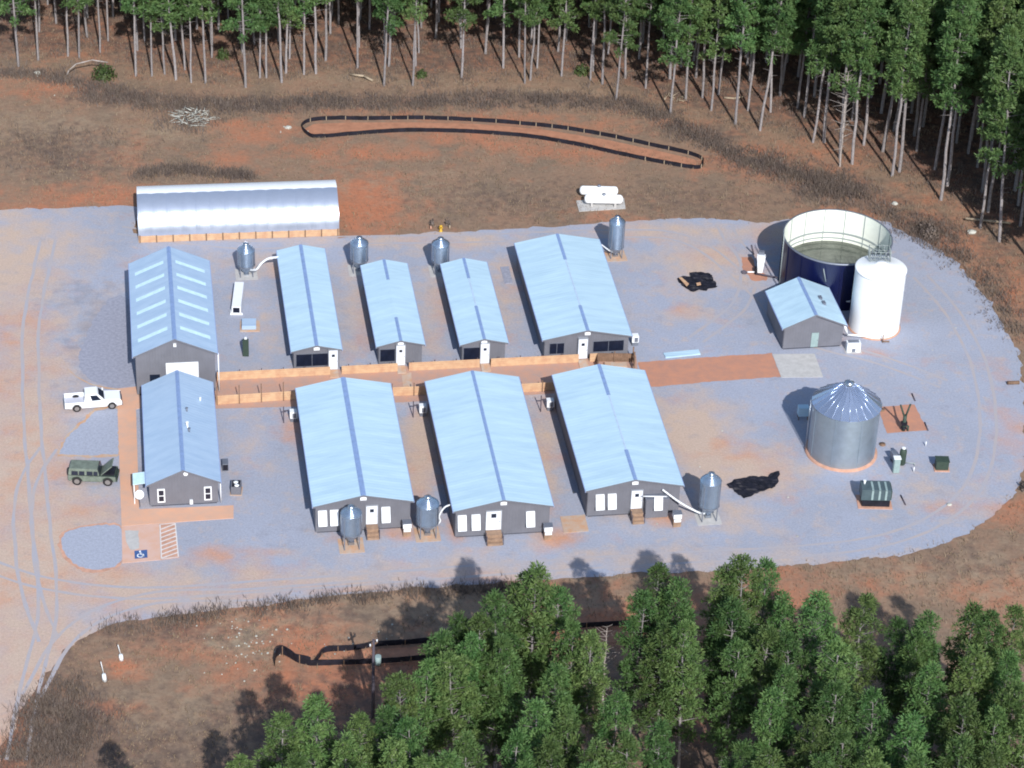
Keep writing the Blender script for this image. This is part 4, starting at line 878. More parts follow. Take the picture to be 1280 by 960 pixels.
for x, y in ((.08, .3), (-.05, .85)): b = MB(); b.lathe([(.24, .98), (.24, 1.04), (0, 1.1)], 16, (x, y)); b.build('fan', 'white', t)
t = simple('wall_unit', 'dark box unit against the right side wall of the office', 'box unit', 279.5, 590, .16, [('casing', 'grey', [(-.1, .5, 0, 1.0, .1, .95)]), ('grille', 'black', [(-.05, .45, -.02, -.003, .2, .85)])])
t = thing('pump_cabinet', 'white upright panel on the clay left of the blue tank', 'panel', G(949.5, 341), -.05)
b = MB(); b.hexa([(-.25, -.2, .1), (.3, -.2, .1), (.3, .3, .1), (-.25, .3, .1), (-.45, -.2, 2.3), (.5, -.2, 2.3), (.5, .3, 2.3), (-.45, .3, 2.3)]); b.build('cabinet', 'white', t)
b = MB(); b.box(-.3, .35, .1, .5, 2.303, 2.7); b.build('canopy', 'grey', t); b = MB(); b.box(-.6, -.3, -.4, .2, 0, .7); b.build('pump', 'black', t)
b = MB(); b.path([G(945, 342, .3), G(972, 347, .3)], .1); tag(b.build('suction_pipe', 'post'), 'dark pipe lying between the white panel and the blue tank', 'pipe')
b = MB(); b.path([G(931, 340, .15), G(944, 340, .2)], .09); tag(b.build('hose', 'white'), 'white hose end lying on the clay left of the white panel', 'hose')
b = MB(); b.path([G(930, 340, .3), G(930, 340, .05), G(933, 342, .05)], .25); tag(b.build('pipe_valve', 'post'), 'dark valve at the left end of the white hose', 'valve')
t = thing('steel_post', 'thin dark leaning post left of the white panel', 'post', G(942, 318)); b = MB(); b.tube((0, 0, 0), (-.35, 0, 1.2), .1); b.build('shaft', 'post', t)
def metal_sheets():
    P = [G(*p) for p in ((829, 442.5), (873, 438), (875.5, 443.5), (832, 448))]
    b = MB(); b.prism_z([(p.x, p.y) for p in P], .01, .16); tag(b.build('roofing_stack', 'roof'), 'flat stack of pale blue roofing sheets beside the clay strip', 'sheets')
metal_sheets()

def tarp(label, px, seed):
    poly = w2(px); poly = [(x + mnoise.noise(Vector((x * 2, y * 2, seed))) * .25, y + mnoise.noise(Vector((x * 2, y * 2, seed + 4))) * .25) for x, y in dense(poly, .25)]
    n = len(poly); xs_, ys_ = [p[0] for p in poly], [p[1] for p in poly]
    gx, gy = np.meshgrid(np.arange(min(xs_), max(xs_), .16), np.arange(min(ys_), max(ys_), .16)); k = inside(poly, gx, gy)
    pts = [Vector(p) for p in poly] + [Vector((a, c)) for a, c in zip(gx[k], gy[k])]
    vo, _, fo, *_ = delaunay_2d_cdt(pts, [(i, (i + 1) % n) for i in range(n)], [], 1, 1e-3)
    vs = [(v.x, v.y, .02 + .16 * abs(mnoise.noise(Vector((v.x * 1.2, v.y * 2.2, seed))) * 2) + .07 * abs(mnoise.noise(Vector((v.x * 4, v.y * 4, seed))))) for v in vo]
    b = MB(); b.add(vs, [tuple(f) for f in fo]); tag(b.build('tarpaulin', 'black'), label, 'tarpaulin', 'black plastic sheets left on the gravel')
tarp('crumpled black plastic sheet with a folded corner, in the yard beside the widest far house', [(846, 349), (853, 346), (864, 347), (863, 341), (876, 340), (888, 343), (897, 359), (884, 363), (864, 365), (852, 357)], 1)
tarp('ragged wrinkled black plastic sheet right of the tall near feed bin', [(909, 607), (918, 600), (930, 598), (943, 596), (956, 597), (964, 593), (975, 590), (974, 598), (969, 609), (950, 617), (930, 624), (918, 616)], 5)
for q in ([(848, 350), (852, 350), (861, 358), (858, 361)], [(870, 357), (875, 356), (876, 359), (871, 360)]):
    P = [G(*p) for p in q]; b = MB(); b.prism_z([(p.x, p.y) for p in P], .3, .36); tag(b.build('plank', 'wood'), 'longer pale plank on the folded corner of the black sheet' if q[0][0] == 848 else 'small pale board on the black sheet beside the widest far house', 'plank', 'boards weighing down the black sheet')

# ------------------------------------------------------------------ silt fences
def silt(label, px, closed, h=.6, step=2.0, white=True):
    pts = smooth_loop(w2(px), 6, closed); pts = dense(pts, .6)[: None if closed else -1] if closed else pts
    t = thing('silt_fence', label, 'silt fence', (*pts[0], 0)); ox, oy = pts[0]
    b = MB(); n = len(pts); vs = []
    for i, (x, y) in enumerate(pts):
        hh = h * (1 + .12 * mnoise.noise(Vector((x, y, 0)))); wob = .06 * mnoise.noise(Vector((x * 1.5, y * 1.5, 2)))
        vs += [(x - ox, y - oy, -.02), (x - ox + wob, y - oy + wob, hh), (x - ox + .03, y - oy + .05, -.02), (x - ox + wob + .03, y - oy + wob + .05, hh)]
    m = n if closed else n - 1
    for i in range(m):
        a, c = 4 * i, 4 * ((i + 1) % n); b.add([], []) ; b.f += [(a, c, c + 1, a + 1), (a + 2, a + 3, c + 3, c + 2), (a + 1, c + 1, c + 3, a + 3)]; b.sm += [False] * 3
    b.v = vs; b.build('fabric', 'black', t)
    acc = 0; last = pts[0]; k_ = 0
    for (x, y) in pts:
        acc += math.hypot(x - last[0], y - last[1]); last = (x, y)
        if acc > step:
            acc = 0; k_ += 1; far = (not closed) or k_ * step < sum(math.dist(a, b) for a, b in zip(pts, pts[1:])) * .5; s = MB(); s.box(x - ox - .04, x - ox + .04, *((y - oy - .1, y - oy - .04) if far else (y - oy + .09, y - oy + .15)), 0, h * 1.05); s.build('stake', 'log' if white else 'wood_dark', t)
UP = [(377, 160), (388, 152), (420, 149.5), (460, 150), (520, 149), (580, 151), (640, 155), (700, 161), (760, 171), (820, 184), (860, 193), (877, 200), (878, 208), (868, 211), (830, 205), (780, 195), (720, 182), (660, 172), (600, 167), (550, 165), (500, 165), (440, 169), (405, 172), (388, 171)]
silt('long black silt fence looping in a thin oval round bare soil', UP, True, .52, 2.0)
sheet('bare_soil', [(381, 161), (392, 155), (440, 153), (520, 153), (600, 155), (680, 162), (760, 175), (820, 188), (868, 199), (872, 207), (800, 197), (720, 180), (640, 169), (560, 163.5), (480, 164), (410, 170), (388, 168)], 'clay_in', .004)
silt('left end of the lower black silt fence, bending up in a small arch', [(343, 833), (345, 822), (352, 818), (360, 821), (372, 828), (388, 832)], False, .95, 2.0, False)
silt('lower black silt fence running behind a strip of red soil', [(393, 832), (399, 823), (408, 815), (440, 813), (470, 808), (500, 806), (545, 803), (600, 800), (660, 794), (720, 785), (800, 781)], False, .58, 3.0, False)
silt('front black silt fence partly hidden by the lower pine crowns', [(388, 832), (430, 831), (480, 829), (530, 825), (575, 822), (620, 820)], False, .58, 3.0, False)
sheet('bare_soil', [(392, 831), (400, 821), (410, 815), (480, 811), (560, 806), (700, 792), (800, 786), (800, 800), (700, 808), (600, 822), (520, 828), (440, 832)], 'clay_in', .004, wob=.2)

# ------------------------------------------------------------------ utility pole, markers, hydrant, debris
c = G(467, 803, 8.6); t = thing('utility_pole', 'dark wooden utility pole with pale transformer beside the lower silt fence', 'utility pole', (c.x, c.y, 0))
b = MB(); b.tube((0, 0, -.2), (0, 0, 8.9), .17, .11, n=12); b.build('pole', 'post', t)
b = MB(); b.box(-.5, .5, -.06, .06, 8.3, 8.42, .9); b.build('crossarm', 'wood_dark', t)
b = MB(); b.tube((.42, -.25, 6.4), (.42, -.25, 7.3), .27, n=16); b.build('transformer', 'pale_g', t)
for x, y in ((-.27, -.34), (.27, .34)): b = MB(); b.tube((x, y, 8.42), (x, y, 8.65), .07); b.build('insulator', 'white', t)
for (x, y), l, hh in (((131, 851), 'white marker post left of its twin in the grass by the drive bend', 1.0), ((152, 825), 'white marker post right of its twin in the grass by the drive bend', .8)):
    t = thing('marker_post', l, 'marker', G(x, y), .1, 'white marker posts')
    b = MB(); b.tube((0, 0, 0), (-.05, 0, hh * .75), .22, .17, n=12); b.build('base', 'white', t)
    b = MB(); b.tube((-.05, 0, hh * .75), (-.25, 0, hh * 2.2), .035, n=6); b.build('rod', 'white', t)
t = thing('fire_hydrant', 'small yellow hydrant at the back edge of the gravel', 'hydrant', G(551, 289))
b = MB(); b.lathe([(.22, 0), (.22, .06), (.14, .08), (.14, .6), (.19, .62), (.17, .74), (0, .82)], 16); b.build('barrel', 'yellow', t); b = MB(); b.tube((-.24, 0, .45), (.24, 0, .45), .07); b.build('nozzle', 'yellow', t)
for (x, y), l in (((538.5, 287), 'short pinkish stub pipe left of the yellow hydrant'), ((562, 286), 'short pale stub pipe right of the yellow hydrant')):
    c = G(x, y); b = MB(); b.tube(c, c + Vector((0, 0, .45)), .09); tag(b.build('stub_pipe', 'rust' if x < 550 else 'log'), l, 'pipe', 'stub pipes by the hydrant')
rng = random.Random(11)
def debris(name, label, cat, px, py, w, d, n, m, h=.5):
    c = G(px, py); b = MB()
    for i in range(n):
        a = rng.uniform(0, 6.28); r = math.sqrt(rng.random()); x, y = c.x + w * r * math.cos(a), c.y + d * r * math.sin(a); L = rng.uniform(.4, 1.5); g = rng.uniform(0, 6.28); z = h * (1 - r) * rng.random()
        b.tube((x, y, z), (x + L * math.cos(g), y + L * math.sin(g), z + rng.uniform(-.1, .35)), rng.uniform(.03, .1), .02, 5)
    return tag(b.build(name, m), label, cat)
debris('brush_pile', 'pale heap of dead branches on the slope behind the hoop barn', 'brush pile', 240, 147, 2.4, 2.4, 110, 'rock', 1.1)
debris('brush_pile', 'small heap of pale branches among the trunks at the right of the wood', 'brush pile', 845, 124, 1.6, 1.2, 26, 'log')
b = MB(); b.path([G(83, 95, .1), G(86, 88, 1.0), G(95, 80, 1.8), G(115, 75, 2.2), G(135, 78, 1.6)], .08); tag(b.build('bent_sapling', 'bark_l'), 'bare sapling bent over in an arch at the left forest edge', 'dead tree')
for q, l in ((((1207, 273, .5), (1235, 276, .4), (1263, 279, .3)), 'long pale fallen log among the trunks at the far right'), (((438, 93, .2), (455, 95, .5), (466, 101, .2)), 'pale fallen branch in the grass before the pines'), (((905, 122, .15), (918, 123, .2), (928, 121, .2)), 'short pale log lying under the right pines')):
    b = MB(); b.path([G(*p) for p in q], .14); tag(b.build('fallen_log', 'log'), l, 'log', 'fallen logs')
for i, (x, y, s, l) in enumerate(((47, 92, .35, 'pale stone at the left end of the grass bank'), (1214, 291, .4, 'pale stone below the fallen log'), (1118, 255, .3, 'pale stone between the trunks above the tank'), (150, 822, .01, ''), (1187, 631, .2, 'tiny pale stone at the lower right edge of the gravel'), (360, 160, .3, 'pale stone left of the silt fence loop'))):
    if not l: continue
    b = MB(); bm = bmesh.new(); bmesh.ops.create_icosphere(bm, subdivisions=2, radius=s)
    c = G(x, y)
    for v in bm.verts: v.co *= 1 + .35 * mnoise.noise(v.co * 3 + Vector((i, 0, 0)))
    me = bpy.data.meshes.new('stone'); bm.to_mesh(me); bm.free(); me.materials.append(MT['rock']); o = bpy.data.objects.new('stone', me); COL.objects.link(o); o.location = c + Vector((0, 0, s * .3)); o.scale = (1.4, 1, .7); tag(o, l, 'stone', 'loose pale stones')

# ------------------------------------------------------------------ pines
def pine_mesh(seed, h, zc, R, ncl, dead=False, low=False, qs=.30):
    g = random.Random(seed); tk = MB(); n = 8; bend = [(g.uniform(-.09, .09), g.uniform(-.09, .09)) for _ in range(9)]; bend[0] = (0, 0)
    def ctr(z):
        f = z / h * 8; i = min(7, int(f)); u = f - i; return Vector((bend[i][0] * (1 - u) + bend[i + 1][0] * u, bend[i][1] * (1 - u) + bend[i + 1][1] * u, z))
    r0 = .0070 * h
    for i in range(8):
        z0, z1 = h * i / 8, h * (i + 1) / 8; tk.tube(ctr(z0) - Vector((0, 0, .3 * (i == 0))), ctr(z1) - Vector((0, 0, .9 * (i == 7))), r0 * (1 - .85 * (i / 8) ** 1.2) + .02, r0 * (1 - .85 * ((i + 1) / 8) ** 1.2) + .02, 7, caps=False)
    qv = []; qf = []
    def clump(c, r, k):
        for _ in range(k):
            d = Vector((g.gauss(0, 1), g.gauss(0, 1), g.gauss(.35, .8))).normalized()
            p = c + d * r * g.uniform(.25, 1.0); p.z = c.z + (p.z - c.z) * .75
            s = Vector((g.gauss(0, 1), g.gauss(0, 1), g.gauss(0, 1))); s = (s - d * s.dot(d)).normalized()
            L = qs * g.uniform(.7, 1.3); wd = L * g.uniform(.13, .26)
            o = len(qv); qv.extend([tuple(p - s * wd), tuple(p + s * wd), tuple(p + s * wd * .6 + d * L), tuple(p - s * wd * .6 + d * L)]); qf.append((o, o + 1, o + 2, o + 3))
    z = zc; k = 0
    while z < h - .4:
        t = (z - zc) / (h - zc)
        prof = (math.sin(math.pi * min(1, (t + .18) / .75) ** .8) if t < .35 else (1 - ((t - .35) / .65) ** 2.1) ** .75) if True else 1
        prof = max(.12, prof); nb = g.choice((2, 3, 3, 4)) if t < .25 else g.choice((3, 4, 5))
        for j in range(nb):
            if g.random() < (.4 if t < .25 else .2): continue
            a = k * 2.4 + g.uniform(-.5, .5) + j * 6.28 / nb; L = R * prof * g.uniform(.65, 1.15); rise = L * g.uniform(.15, .55) * (.4 + t)
            c0 = ctr(z); tip = c0 + Vector((math.cos(a) * L, math.sin(a) * L, rise))
            tk.tube(c0, tip, .05 * (1 - t * .5), .015, 4, caps=False)
            if dead: continue
            clump(tip, .52 * g.uniform(.75, 1.25), ncl)
            if L > 1.1: clump(c0.lerp(tip, .62) + Vector((g.uniform(-.3, .3), g.uniform(-.3, .3), .15)), .58 * g.uniform(.7, 1.2), int(ncl * .8))
            if L > 2.0: clump(c0.lerp(tip, .8) + Vector((g.uniform(-.6, .6), g.uniform(-.6, .6), .1)), .5, int(ncl * .6))
        z += g.uniform(.42, .72); k += 1
    if not dead: clump(ctr(h) - Vector((0, 0, .2)), .55, ncl)
    for i in range(10 if not low else 3):            # dead snags under the crown
        zz = g.uniform(zc * .6, zc); a = g.uniform(0, 6.28); L = g.uniform(.4, 1.4); tk.tube(ctr(zz), ctr(zz) + Vector((math.cos(a) * L, math.sin(a) * L, g.uniform(-.2, .3))), .03, .01, 3, caps=False)
    return tk, qv, qf
def proto(kind, seed, h, zc, R, ncl, needles, dead=False, qs=.3):
    tk, qv, qf = pine_mesh(seed, h, zc, R, ncl, dead, qs=qs)
    root = bpy.data.objects.new(kind, None); root.empty_display_size = .3
    def mk(nm, v, f, m, sm=False):
        me = bpy.data.meshes.new(nm); me.from_pydata(v, [], f); me.materials.append(MT[m]); me.polygons.foreach_set('use_smooth', [sm] * len(f)); me.update(); o = bpy.data.objects.new(nm, me); o.parent = root; return o
    mk('trunk', tk.v, tk.f, 'bark_l' if dead else 'bark', True)
    if not dead: mk('crown', qv, qf, needles)
    root['_h'] = h; return root
def plant(pr, x, y, sc, rz, label, cat, group):
    r = pr.copy(); COL.objects.link(r); r.location = (x, y, 0); r.scale = (sc * rng.uniform(.85, 1.15), sc * rng.uniform(.85, 1.15), sc); r.rotation_euler = (R_(rng.gauss(0, 1.5)), R_(rng.gauss(0, 1.5)), rz); tag(r, label, cat, group)
    if '_h' in r: del r['_h']
    for ch in pr.children: c = ch.copy(); COL.objects.link(c); c.parent = r
    return r
ORD = ['first', 'second', 'third', 'fourth', 'fifth', 'sixth', 'seventh', 'eighth', 'ninth', 'tenth', 'eleventh', 'twelfth', 'thirteenth', 'fourteenth', 'fifteenth', 'sixteenth', 'seventeenth', 'eighteenth', 'nineteenth']
TENS = {20: 'twenty', 30: 'thirty', 40: 'forty', 50: 'fifty', 60: 'sixty', 70: 'seventy', 80: 'eighty', 90: 'ninety'}
def ordn(i):
    if i < 20: return ORD[i - 1]
    t, u = i // 10 * 10, i % 10
    return TENS[t] + '-' + ORD[u - 1] if u else TENS[t][:-1] + 'ieth'
TOPP = [proto('pine_tree', 100 + i, 25.0, 25 * zc, R, 60, 'needles_t', qs=.34) for i, (zc, R) in enumerate(((.36, 2.4), (.43, 2.1), (.33, 2.6), (.47, 1.9), (.39, 2.2)))]
LOWP = [proto('pine_tree', 200 + i, 18.0, 18 * zc, R, 95, 'needles', qs=.22) for i, (zc, R) in enumerate(((.32, 1.9), (.40, 1.65), (.28, 2.05), (.42, 1.5), (.34, 1.75), (.30, 1.6)))]
DEAD = proto('bare_tree', 300, 15.0, 4.5, 1.9, 0, None, dead=True)

FRONT = [(23, 83), (48, 75), (85, 70), (99, 72), (125, 66), (170, 95), (190, 95), (206, 93), (220, 100), (239, 103), (257, 104), (307, 109), (325, 97), (333, 97), (352, 103), (380, 93), (395, 92), (447, 85), (480, 107), (486, 83), (516, 107), (577, 97), (629, 85),
         (656, 104), (663, 100), (702, 95), (738, 100), (753, 105), (770, 125), (807, 110), (838, 142), (857, 125), (878, 122), (889, 138), (898, 118), (919, 155), (935, 138), (950, 163), (963, 140), (997, 135), (1016, 178), (1030, 178), (1050, 198), (1065, 205), (1115, 220),
         (1124, 215), (1176, 250), (1184, 232), (1225, 285), (1235, 265), (1249, 302), (1290, 330), (1310, 355)]
N_IND = 140
rng = random.Random(5)
placed = []
fr = []
for px, py in sorted(FRONT):
    p = G(px, py); hh = 20.5 + 5.5 * min(1, max(0, (px - 700) / 450)) + rng.uniform(-1, 1); fr.append((p.x, p.y, px)); placed.append((p.x, p.y))
    i = len(fr)
    r = plant(rng.choice(TOPP), p.x, p.y, hh / 25, rng.uniform(0, 6.28), ordn(i) + ' pine from the left in the front row of the far wood', 'pine tree', 'pines along the front of the far wood')
cand = []
for x in np.arange(-76, 100, 4.5):
    for y in np.arange(20, 150, 4.5):
        xx, yy = x + rng.uniform(-1.4, 1.4), y + rng.uniform(-1.4, 1.4); e = yy - edge_y(xx)
        if e < 2.0: continue
        q = P2((xx, yy, 0))
        if not (-60 < q[0] < 1400 and q[1] > -75): continue
        if e > 18 and rng.random() < .35: continue
        if min(math.hypot(xx - a, yy - b) for a, b in placed) < 2.3: continue
        placed.append((xx, yy)); cand.append((xx, yy, e))
cand.sort(key=lambda a: a[2]); deep = cand[N_IND:]; cand = cand[:N_IND]
for x in np.arange(-80, 104, 3.6):
    for y in np.arange(30, 150, 3.6):
        xx, yy = x + rng.uniform(-1.3, 1.3), y + rng.uniform(-1.3, 1.3); e = yy - edge_y(xx); q = P2((xx, yy, 0))
        if e < 13 or not (-60 < q[0] < 1400 and q[1] > -95): continue
        if min(math.hypot(xx - a, yy - b) for a, b in placed) < 2.4: continue
        deep.append((xx, yy, e))
rows = {}
for xx, yy, e in cand: rows.setdefault(min(9, int(e // 5)), []).append((xx, yy))
RN = ['second row', 'third row', 'fourth row', 'fifth row', 'sixth row', 'seventh row', 'eighth row', 'ninth row', 'tenth row', 'rearmost part']
def far_h(xx, yy): return 20 + 6 * min(1, max(0, (P2((xx, yy, 0))[0] - 600) / 500)) + rng.uniform(-1.8, 1.5)
for k in sorted(rows):
    for i, (xx, yy) in enumerate(sorted(rows[k])):
        plant(rng.choice(TOPP), xx, yy, far_h(xx, yy) / 25, rng.uniform(0, 6.28), '%s pine from the left in the %s of the far wood' % (ordn(i + 1), RN[k]), 'pine tree', 'pines inside the far wood')
tv, tf, cv_, cf = [], [], [], []
dm = []
for sd in range(3):
    tk, qv, qf = pine_mesh(400 + sd, 25.0, 6.5, 2.7, 13, qs=.66); dm.append((np.array(tk.v), np.array(tk.f), np.array(qv), np.array(qf)))
no_t = no_c = 0
for xx, yy, e in deep:
    a, f1_, c_, f2_ = rng.choice(dm); sc = far_h(xx, yy) / 25; g = rng.uniform(0, 6.28); Rm = np.array(((math.cos(g), math.sin(g), 0), (-math.sin(g), math.cos(g), 0), (0, 0, 1))) * sc
    tv.append(a @ Rm + (xx, yy, 0)); tf.append(f1_ + no_t); no_t += len(a); cv_.append(c_ @ Rm + (xx, yy, 0)); cf.append(f2_ + no_c); no_c += len(c_)
if deep:
    V_ = np.concatenate(tv + cv_); F_ = np.concatenate([np.concatenate(tf), np.concatenate(cf) + no_t])
    me = bpy.data.meshes.new('deep_wood'); me.vertices.add(len(V_)); me.vertices.foreach_set('co', V_.ravel()); me.loops.add(F_.size); me.loops.foreach_set('vertex_index', F_.ravel().astype(np.int32))
    me.polygons.add(len(F_)); me.polygons.foreach_set('loop_start', np.arange(0, F_.size, 4, dtype=np.int32)); me.materials.append(MT['bark']); me.materials.append(MT['needles_t'])
    me.polygons.foreach_set('material_index', np.array([0] * sum(len(x) for x in tf) + [1] * sum(len(x) for x in cf), dtype=np.int32)); me.update(calc_edges=True)
    o = bpy.data.objects.new('deep_wood', me); COL.objects.link(o); stuff(o, 'dense pines far back in the wood, their crowns closing over each other', 'wood')
print('TOP', len(fr), len(cand), len(deep))

LOW = [(669, 709, 20), (650, 722, 18), (691, 735, 17), (578, 767, 17), (603, 765, 18), (556, 794, 17), (528, 831, 17), (503, 850, 17), (391, 873, 18), (347, 900, 17), (453, 892, 17), (308, 945, 15), (637, 815, 17), (628, 745, 19), (819, 699, 19), (847, 724, 19), (937, 696, 20), (914, 712, 18), (963, 709, 18),
       (990, 747, 17), (1039, 747, 19), (1082, 750, 18), (1132, 775, 16), (1158, 765, 18), (1211, 759, 19), (1246, 765, 18), (1272, 768, 18), (977, 837, 18), (718, 776, 17), (742, 792, 17), (835, 780, 17), (866, 782, 18), (925, 748, 18), (949, 776, 18), (715, 878, 18), (680, 880, 18),
       (768, 866, 19), (828, 905, 18), (698, 830, 17), (970, 870, 18), (1004, 797, 18), (1056, 805, 19), (1147, 792, 17), (1214, 817, 18), (1252, 820, 18), (1012, 896, 19), (1056, 920, 18), (1214, 884, 18), (1246, 892, 18), (1278, 855, 18), (1166, 830, 18), (1033, 860, 18), (1100, 870, 18), (1140, 900, 18),
       (483, 882, 17), (519, 900, 18), (575, 819, 18), (617, 800, 18), (581, 915, 18), (637, 919, 18), (487, 925, 18), (430, 925, 17), (750, 930, 18), (795, 935, 18), (700, 925, 18), (940, 920, 18), (970, 945, 19), (915, 800, 17), (1090, 940, 18), (1250, 940, 18), (1200, 930, 18), (560, 945, 18), (525, 950, 18), (460, 950, 18), (380, 945, 18), (345, 955, 17), (660, 950, 18), (1150, 950, 18), (1030, 950, 18), (730, 960, 18), (1285, 905, 18), (800, 740, 18), (590, 800, 18)]
low = []
for px, py, h in LOW: p = G(px, py, h); low.append((p.x, p.y, h, px, py))
for x in np.arange(-34, 48, 4.6):                   # the wood goes on towards the camera, below the frame
    for y in np.arange(-96, -74, 4.8):
        xx, yy = x + rng.uniform(-1.2, 1.2), y + rng.uniform(-1.2, 1.2); h = rng.uniform(16, 19); q = P2((xx, yy, h))
        if q[1] > 1020 or q[1] < 965 or (850 < q[0] < 910): continue
        if min(math.hypot(xx - a[0], yy - a[1]) for a in low) < 2.6: continue
        low.append((xx, yy, h, q[0], q[1]))
low.sort(key=lambda a: a[4])
bands = {}
for a in low: bands.setdefault(min(6, int((a[4] - 690) // 50)), []).append(a)
BN = ['topmost', 'second', 'third', 'fourth', 'fifth', 'sixth', 'lowest']
for k in sorted(bands):
    for i, (x, y, h, px, py) in enumerate(sorted(bands[k], key=lambda a: a[3])):
        plant(rng.choice(LOWP), x, y, h / 18, rng.uniform(0, 6.28), '%s crown from the left in the %s tier of the near wood' % (ordn(i + 1), BN[k]), 'pine tree', 'pines of the near wood')
print('LOW', len(low))
for (x, y, s), l in (((590, 905, .85), 'leftmost bare tree at the top of the near wood'), ((752, 920, .85), 'middle bare tree in the gap of the near wood'), ((820, 940, .9), 'bare tree hidden among pines right of the gap'), ((1050, 208, .9), 'pale dead tree standing among the pines above the blue tank')):
    c = G(x, y); plant(DEAD, c.x, c.y, s, rng.uniform(0, 6), l, 'bare tree', 'bare trees')

# shrubs
def shrub(label, px, py, r, h, m='shrub', n=260, name='shrub'):
    c = G(px, py); t = thing(name, label, 'shrub', c, 0, 'shrubs along the wood'); g = random.Random(int(px)); b = MB(); v = []; f = []
    for i in range(n):
        d = Vector((g.gauss(0, 1), g.gauss(0, 1), abs(g.gauss(0, 1)))).normalized(); q = Vector((d.x * r, d.y * r, d.z * h)) * g.uniform(.4, 1) * (1 + .3 * mnoise.noise(d * 2 + Vector((px, 0, 0)))); s = Vector((g.gauss(0, 1), g.gauss(0, 1), g.gauss(0, 1))).normalized() * g.uniform(.1, .22); u = d.cross(s).normalized() * .12
        o = len(v); v += [tuple(q - s), tuple(q + u), tuple(q + s), tuple(q - u)]; f.append((o, o + 1, o + 2, o + 3))
    b.add(v, f); b.build('foliage', m, t)
    s_ = MB()
    for i in range(6): a = i * 1.05; s_.tube((0, 0, 0), (r * .5 * math.cos(a), r * .5 * math.sin(a), h * .6), .03, .01, 4)
    s_.build('stem', 'bark', t)
shrub('rounded green shrub at the left forest edge beside the arched sapling', 130, 97, 1.7, 1.9, n=520)
shrub('small green shrub under the pines, left of the row middle', 527, 96, .8, 1.0)
shrub('small yellow-green shrub under the pines right of the row middle', 728, 92, 1.1, 1.6)
shrub('small dark shrub deep under the left pines', 279, 72, 1.0, 1.4)
shrub('dark shrub at the right edge of the gravel', 1283, 612, .9, .9, 'brush')
shrub('small dark sapling left of the yellow hydrant', 540, 282, .35, 1.0, 'brush', 60); shrub('small dark sapling right of the yellow hydrant', 560, 281, .35, 1.0, 'brush', 60)
shrub('dark leafless bush on the bank above the blue tank at right', 1160, 293, 1.6, 1.3, 'brush', 420)

# ------------------------------------------------------------------ dry grass and brush (nobody could count it)
def blades(name, label, pts, h0, h1, m, w=.05, per=5, spread=.25, kind='grass'):
    v = []; f = []; g = random.Random(3)
    for (x, y) in pts:
        for _ in range(per):
            a = g.uniform(0, 6.28); X0, Y0 = x + g.gauss(0, spread), y + g.gauss(0, spread); h = g.uniform(h0, h1); lx, ly = g.gauss(0, .35) * h, g.gauss(0, .35) * h; cx, cy = math.cos(a) * w, math.sin(a) * w
            o = len(v); v += [(X0 - cx, Y0 - cy, -.03), (X0 + cx, Y0 + cy, -.03), (X0 + lx, Y0 + ly, h)]; f.append((o, o + 1, o + 2))
    me = bpy.data.meshes.new(name); me.from_pydata(v, [], f); me.materials.append(MT[m]); me.update(); o = bpy.data.objects.new(name, me); COL.objects.link(o); stuff(o, label, kind)
rng = random.Random(21); gp = []; N = 21000
cx_, cy_ = np.array([rng.uniform(-75, 75) for _ in range(N * 2)]), np.array([rng.uniform(-66, 92) for _ in range(N * 2)])
ok = ~inside(pad, cx_, cy_) & (np.abs(cy_) < 200)
for x, y in zip(cx_[ok], cy_[ok]):
    if mnoise.noise(Vector((x * .14, y * .14, 0))) + .35 * rng.uniform(-1, 1) < -.25: continue
    q = P2((x, y, 0))
    if not (-30 < q[0] < 1310 and -30 < q[1] < 990): continue
    if 375 < q[0] < 880 and 145 < q[1] < 212 and abs(q[1] - (158 + .000115 * max(0, q[0] - 560) ** 2 * 3.2)) < 9: continue
    gp.append((x, y))
blades('dry_grass', 'sparse dead grass tufts over the red soil round the yard', gp, .12, .38, 'drygrass', .045, 4, .3)
bp_ = []
def strip(px, w, n):
    P = smooth_loop(w2(px), 5, False)
    for _ in range(n):
        i = rng.randrange(len(P) - 1); u = rng.random(); x = P[i][0] + (P[i + 1][0] - P[i][0]) * u; y = P[i][1] + (P[i + 1][1] - P[i][1]) * u
        x += rng.gauss(0, w); y += rng.gauss(0, w)
        if mnoise.noise(Vector((x * .5, y * .5, 4))) > -.25: bp_.append((x, y))
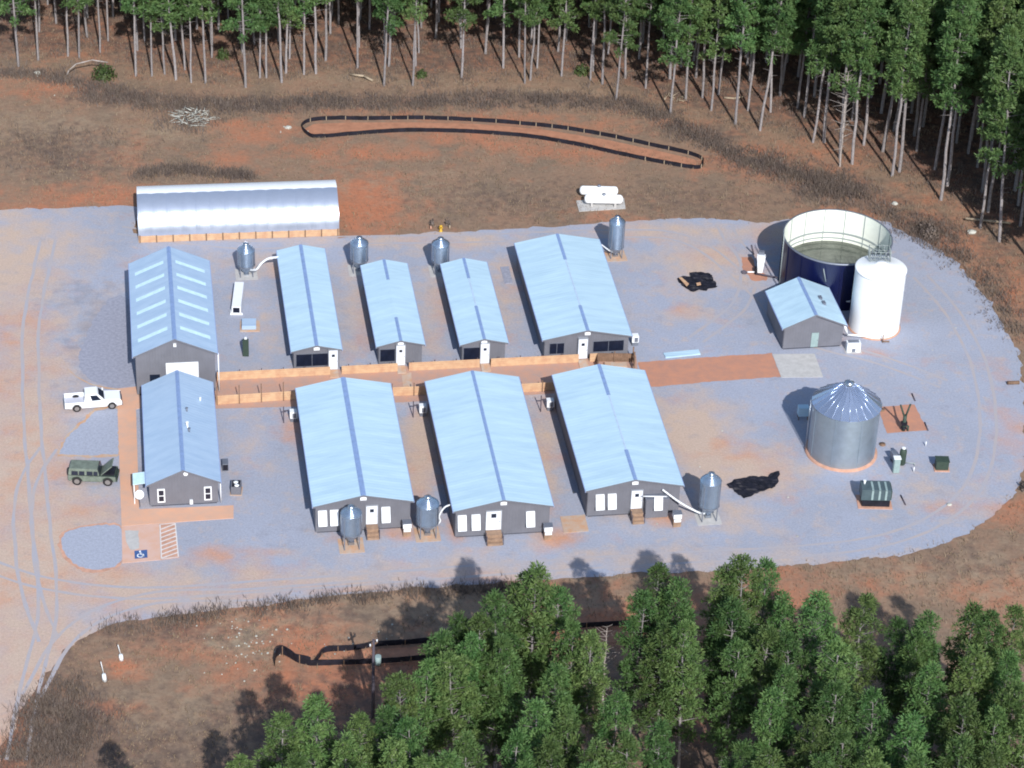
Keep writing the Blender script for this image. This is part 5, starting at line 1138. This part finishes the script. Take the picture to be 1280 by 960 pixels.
strip([(110, 118), (170, 126), (240, 130), (300, 134), (360, 131), (420, 128), (500, 130), (580, 126), (650, 125), (720, 128), (800, 136), (860, 165), (900, 185), (960, 208), (1020, 224), (1070, 242)], 1.1, 2300)
strip([(172, 222), (200, 214), (240, 214), (280, 218), (320, 221)], .6, 420)
strip([(0, 92), (50, 94), (100, 104), (160, 120)], .9, 420)
strip([(1100, 258), (1160, 292), (1200, 322), (1250, 370), (1275, 420)], 1.2, 380)
strip([(140, 783), (200, 778), (300, 763), (400, 752), (500, 743), (600, 738), (680, 734)], .5, 520)
strip([(20, 955), (35, 915), (60, 880), (90, 860)], 1.0, 420); strip([(60, 955), (85, 920), (100, 900)], 1.6, 420)
for x, y, r, n in ((1035, 232, 2.5, 260), (950, 205, 2, 120), (235, 150, 2.0, 120), (70, 185, 4, 100), (1160, 290, 2, 140)):
    c = G(x, y); bp_ += [(c.x + rng.gauss(0, r), c.y + rng.gauss(0, r)) for _ in range(n)]
def rubble(pts_):
    b = MB(); g = random.Random(9)
    for px, py, sp, n in pts_:
        c = G(px, py)
        for _ in range(n):
            x, y, q = c.x + g.gauss(0, sp), c.y + g.gauss(0, sp), g.uniform(.04, .13)
            b.lathe([(q, -.02), (q * .8, q * .5), (0, q * .7)], 5, (x, y), smooth=False)
    stuff(b.build('loose_stones', 'rock'), 'pale broken stones strewn over the red bank below the drive', 'stones')
rubble([(295, 783, 1.6, 14), (320, 800, 1.8, 26), (330, 815, 1.6, 20), (290, 825, 2.0, 8), (350, 160, 1.2, 8), (60, 95, 2, 10), (450, 820, 2.5, 10), (480, 790, 3, 8), (1100, 480, 14, 14), (860, 600, 8, 10)])
for _ in range(2600):
    x = rng.uniform(-76, 78); e = rng.uniform(-1.5, 14); y = edge_y(x) + e
    if mnoise.noise(Vector((x * .35, y * .35, 11))) > .02: bp_.append((x, y))
blades('brush_cover', 'low leafless brown brush along the banks and forest edge', bp_, .25, .75, 'brush', .04, 10, .45, 'brush')
for o in bpy.data.objects:
    if '_ov' in o: del o['_ov']
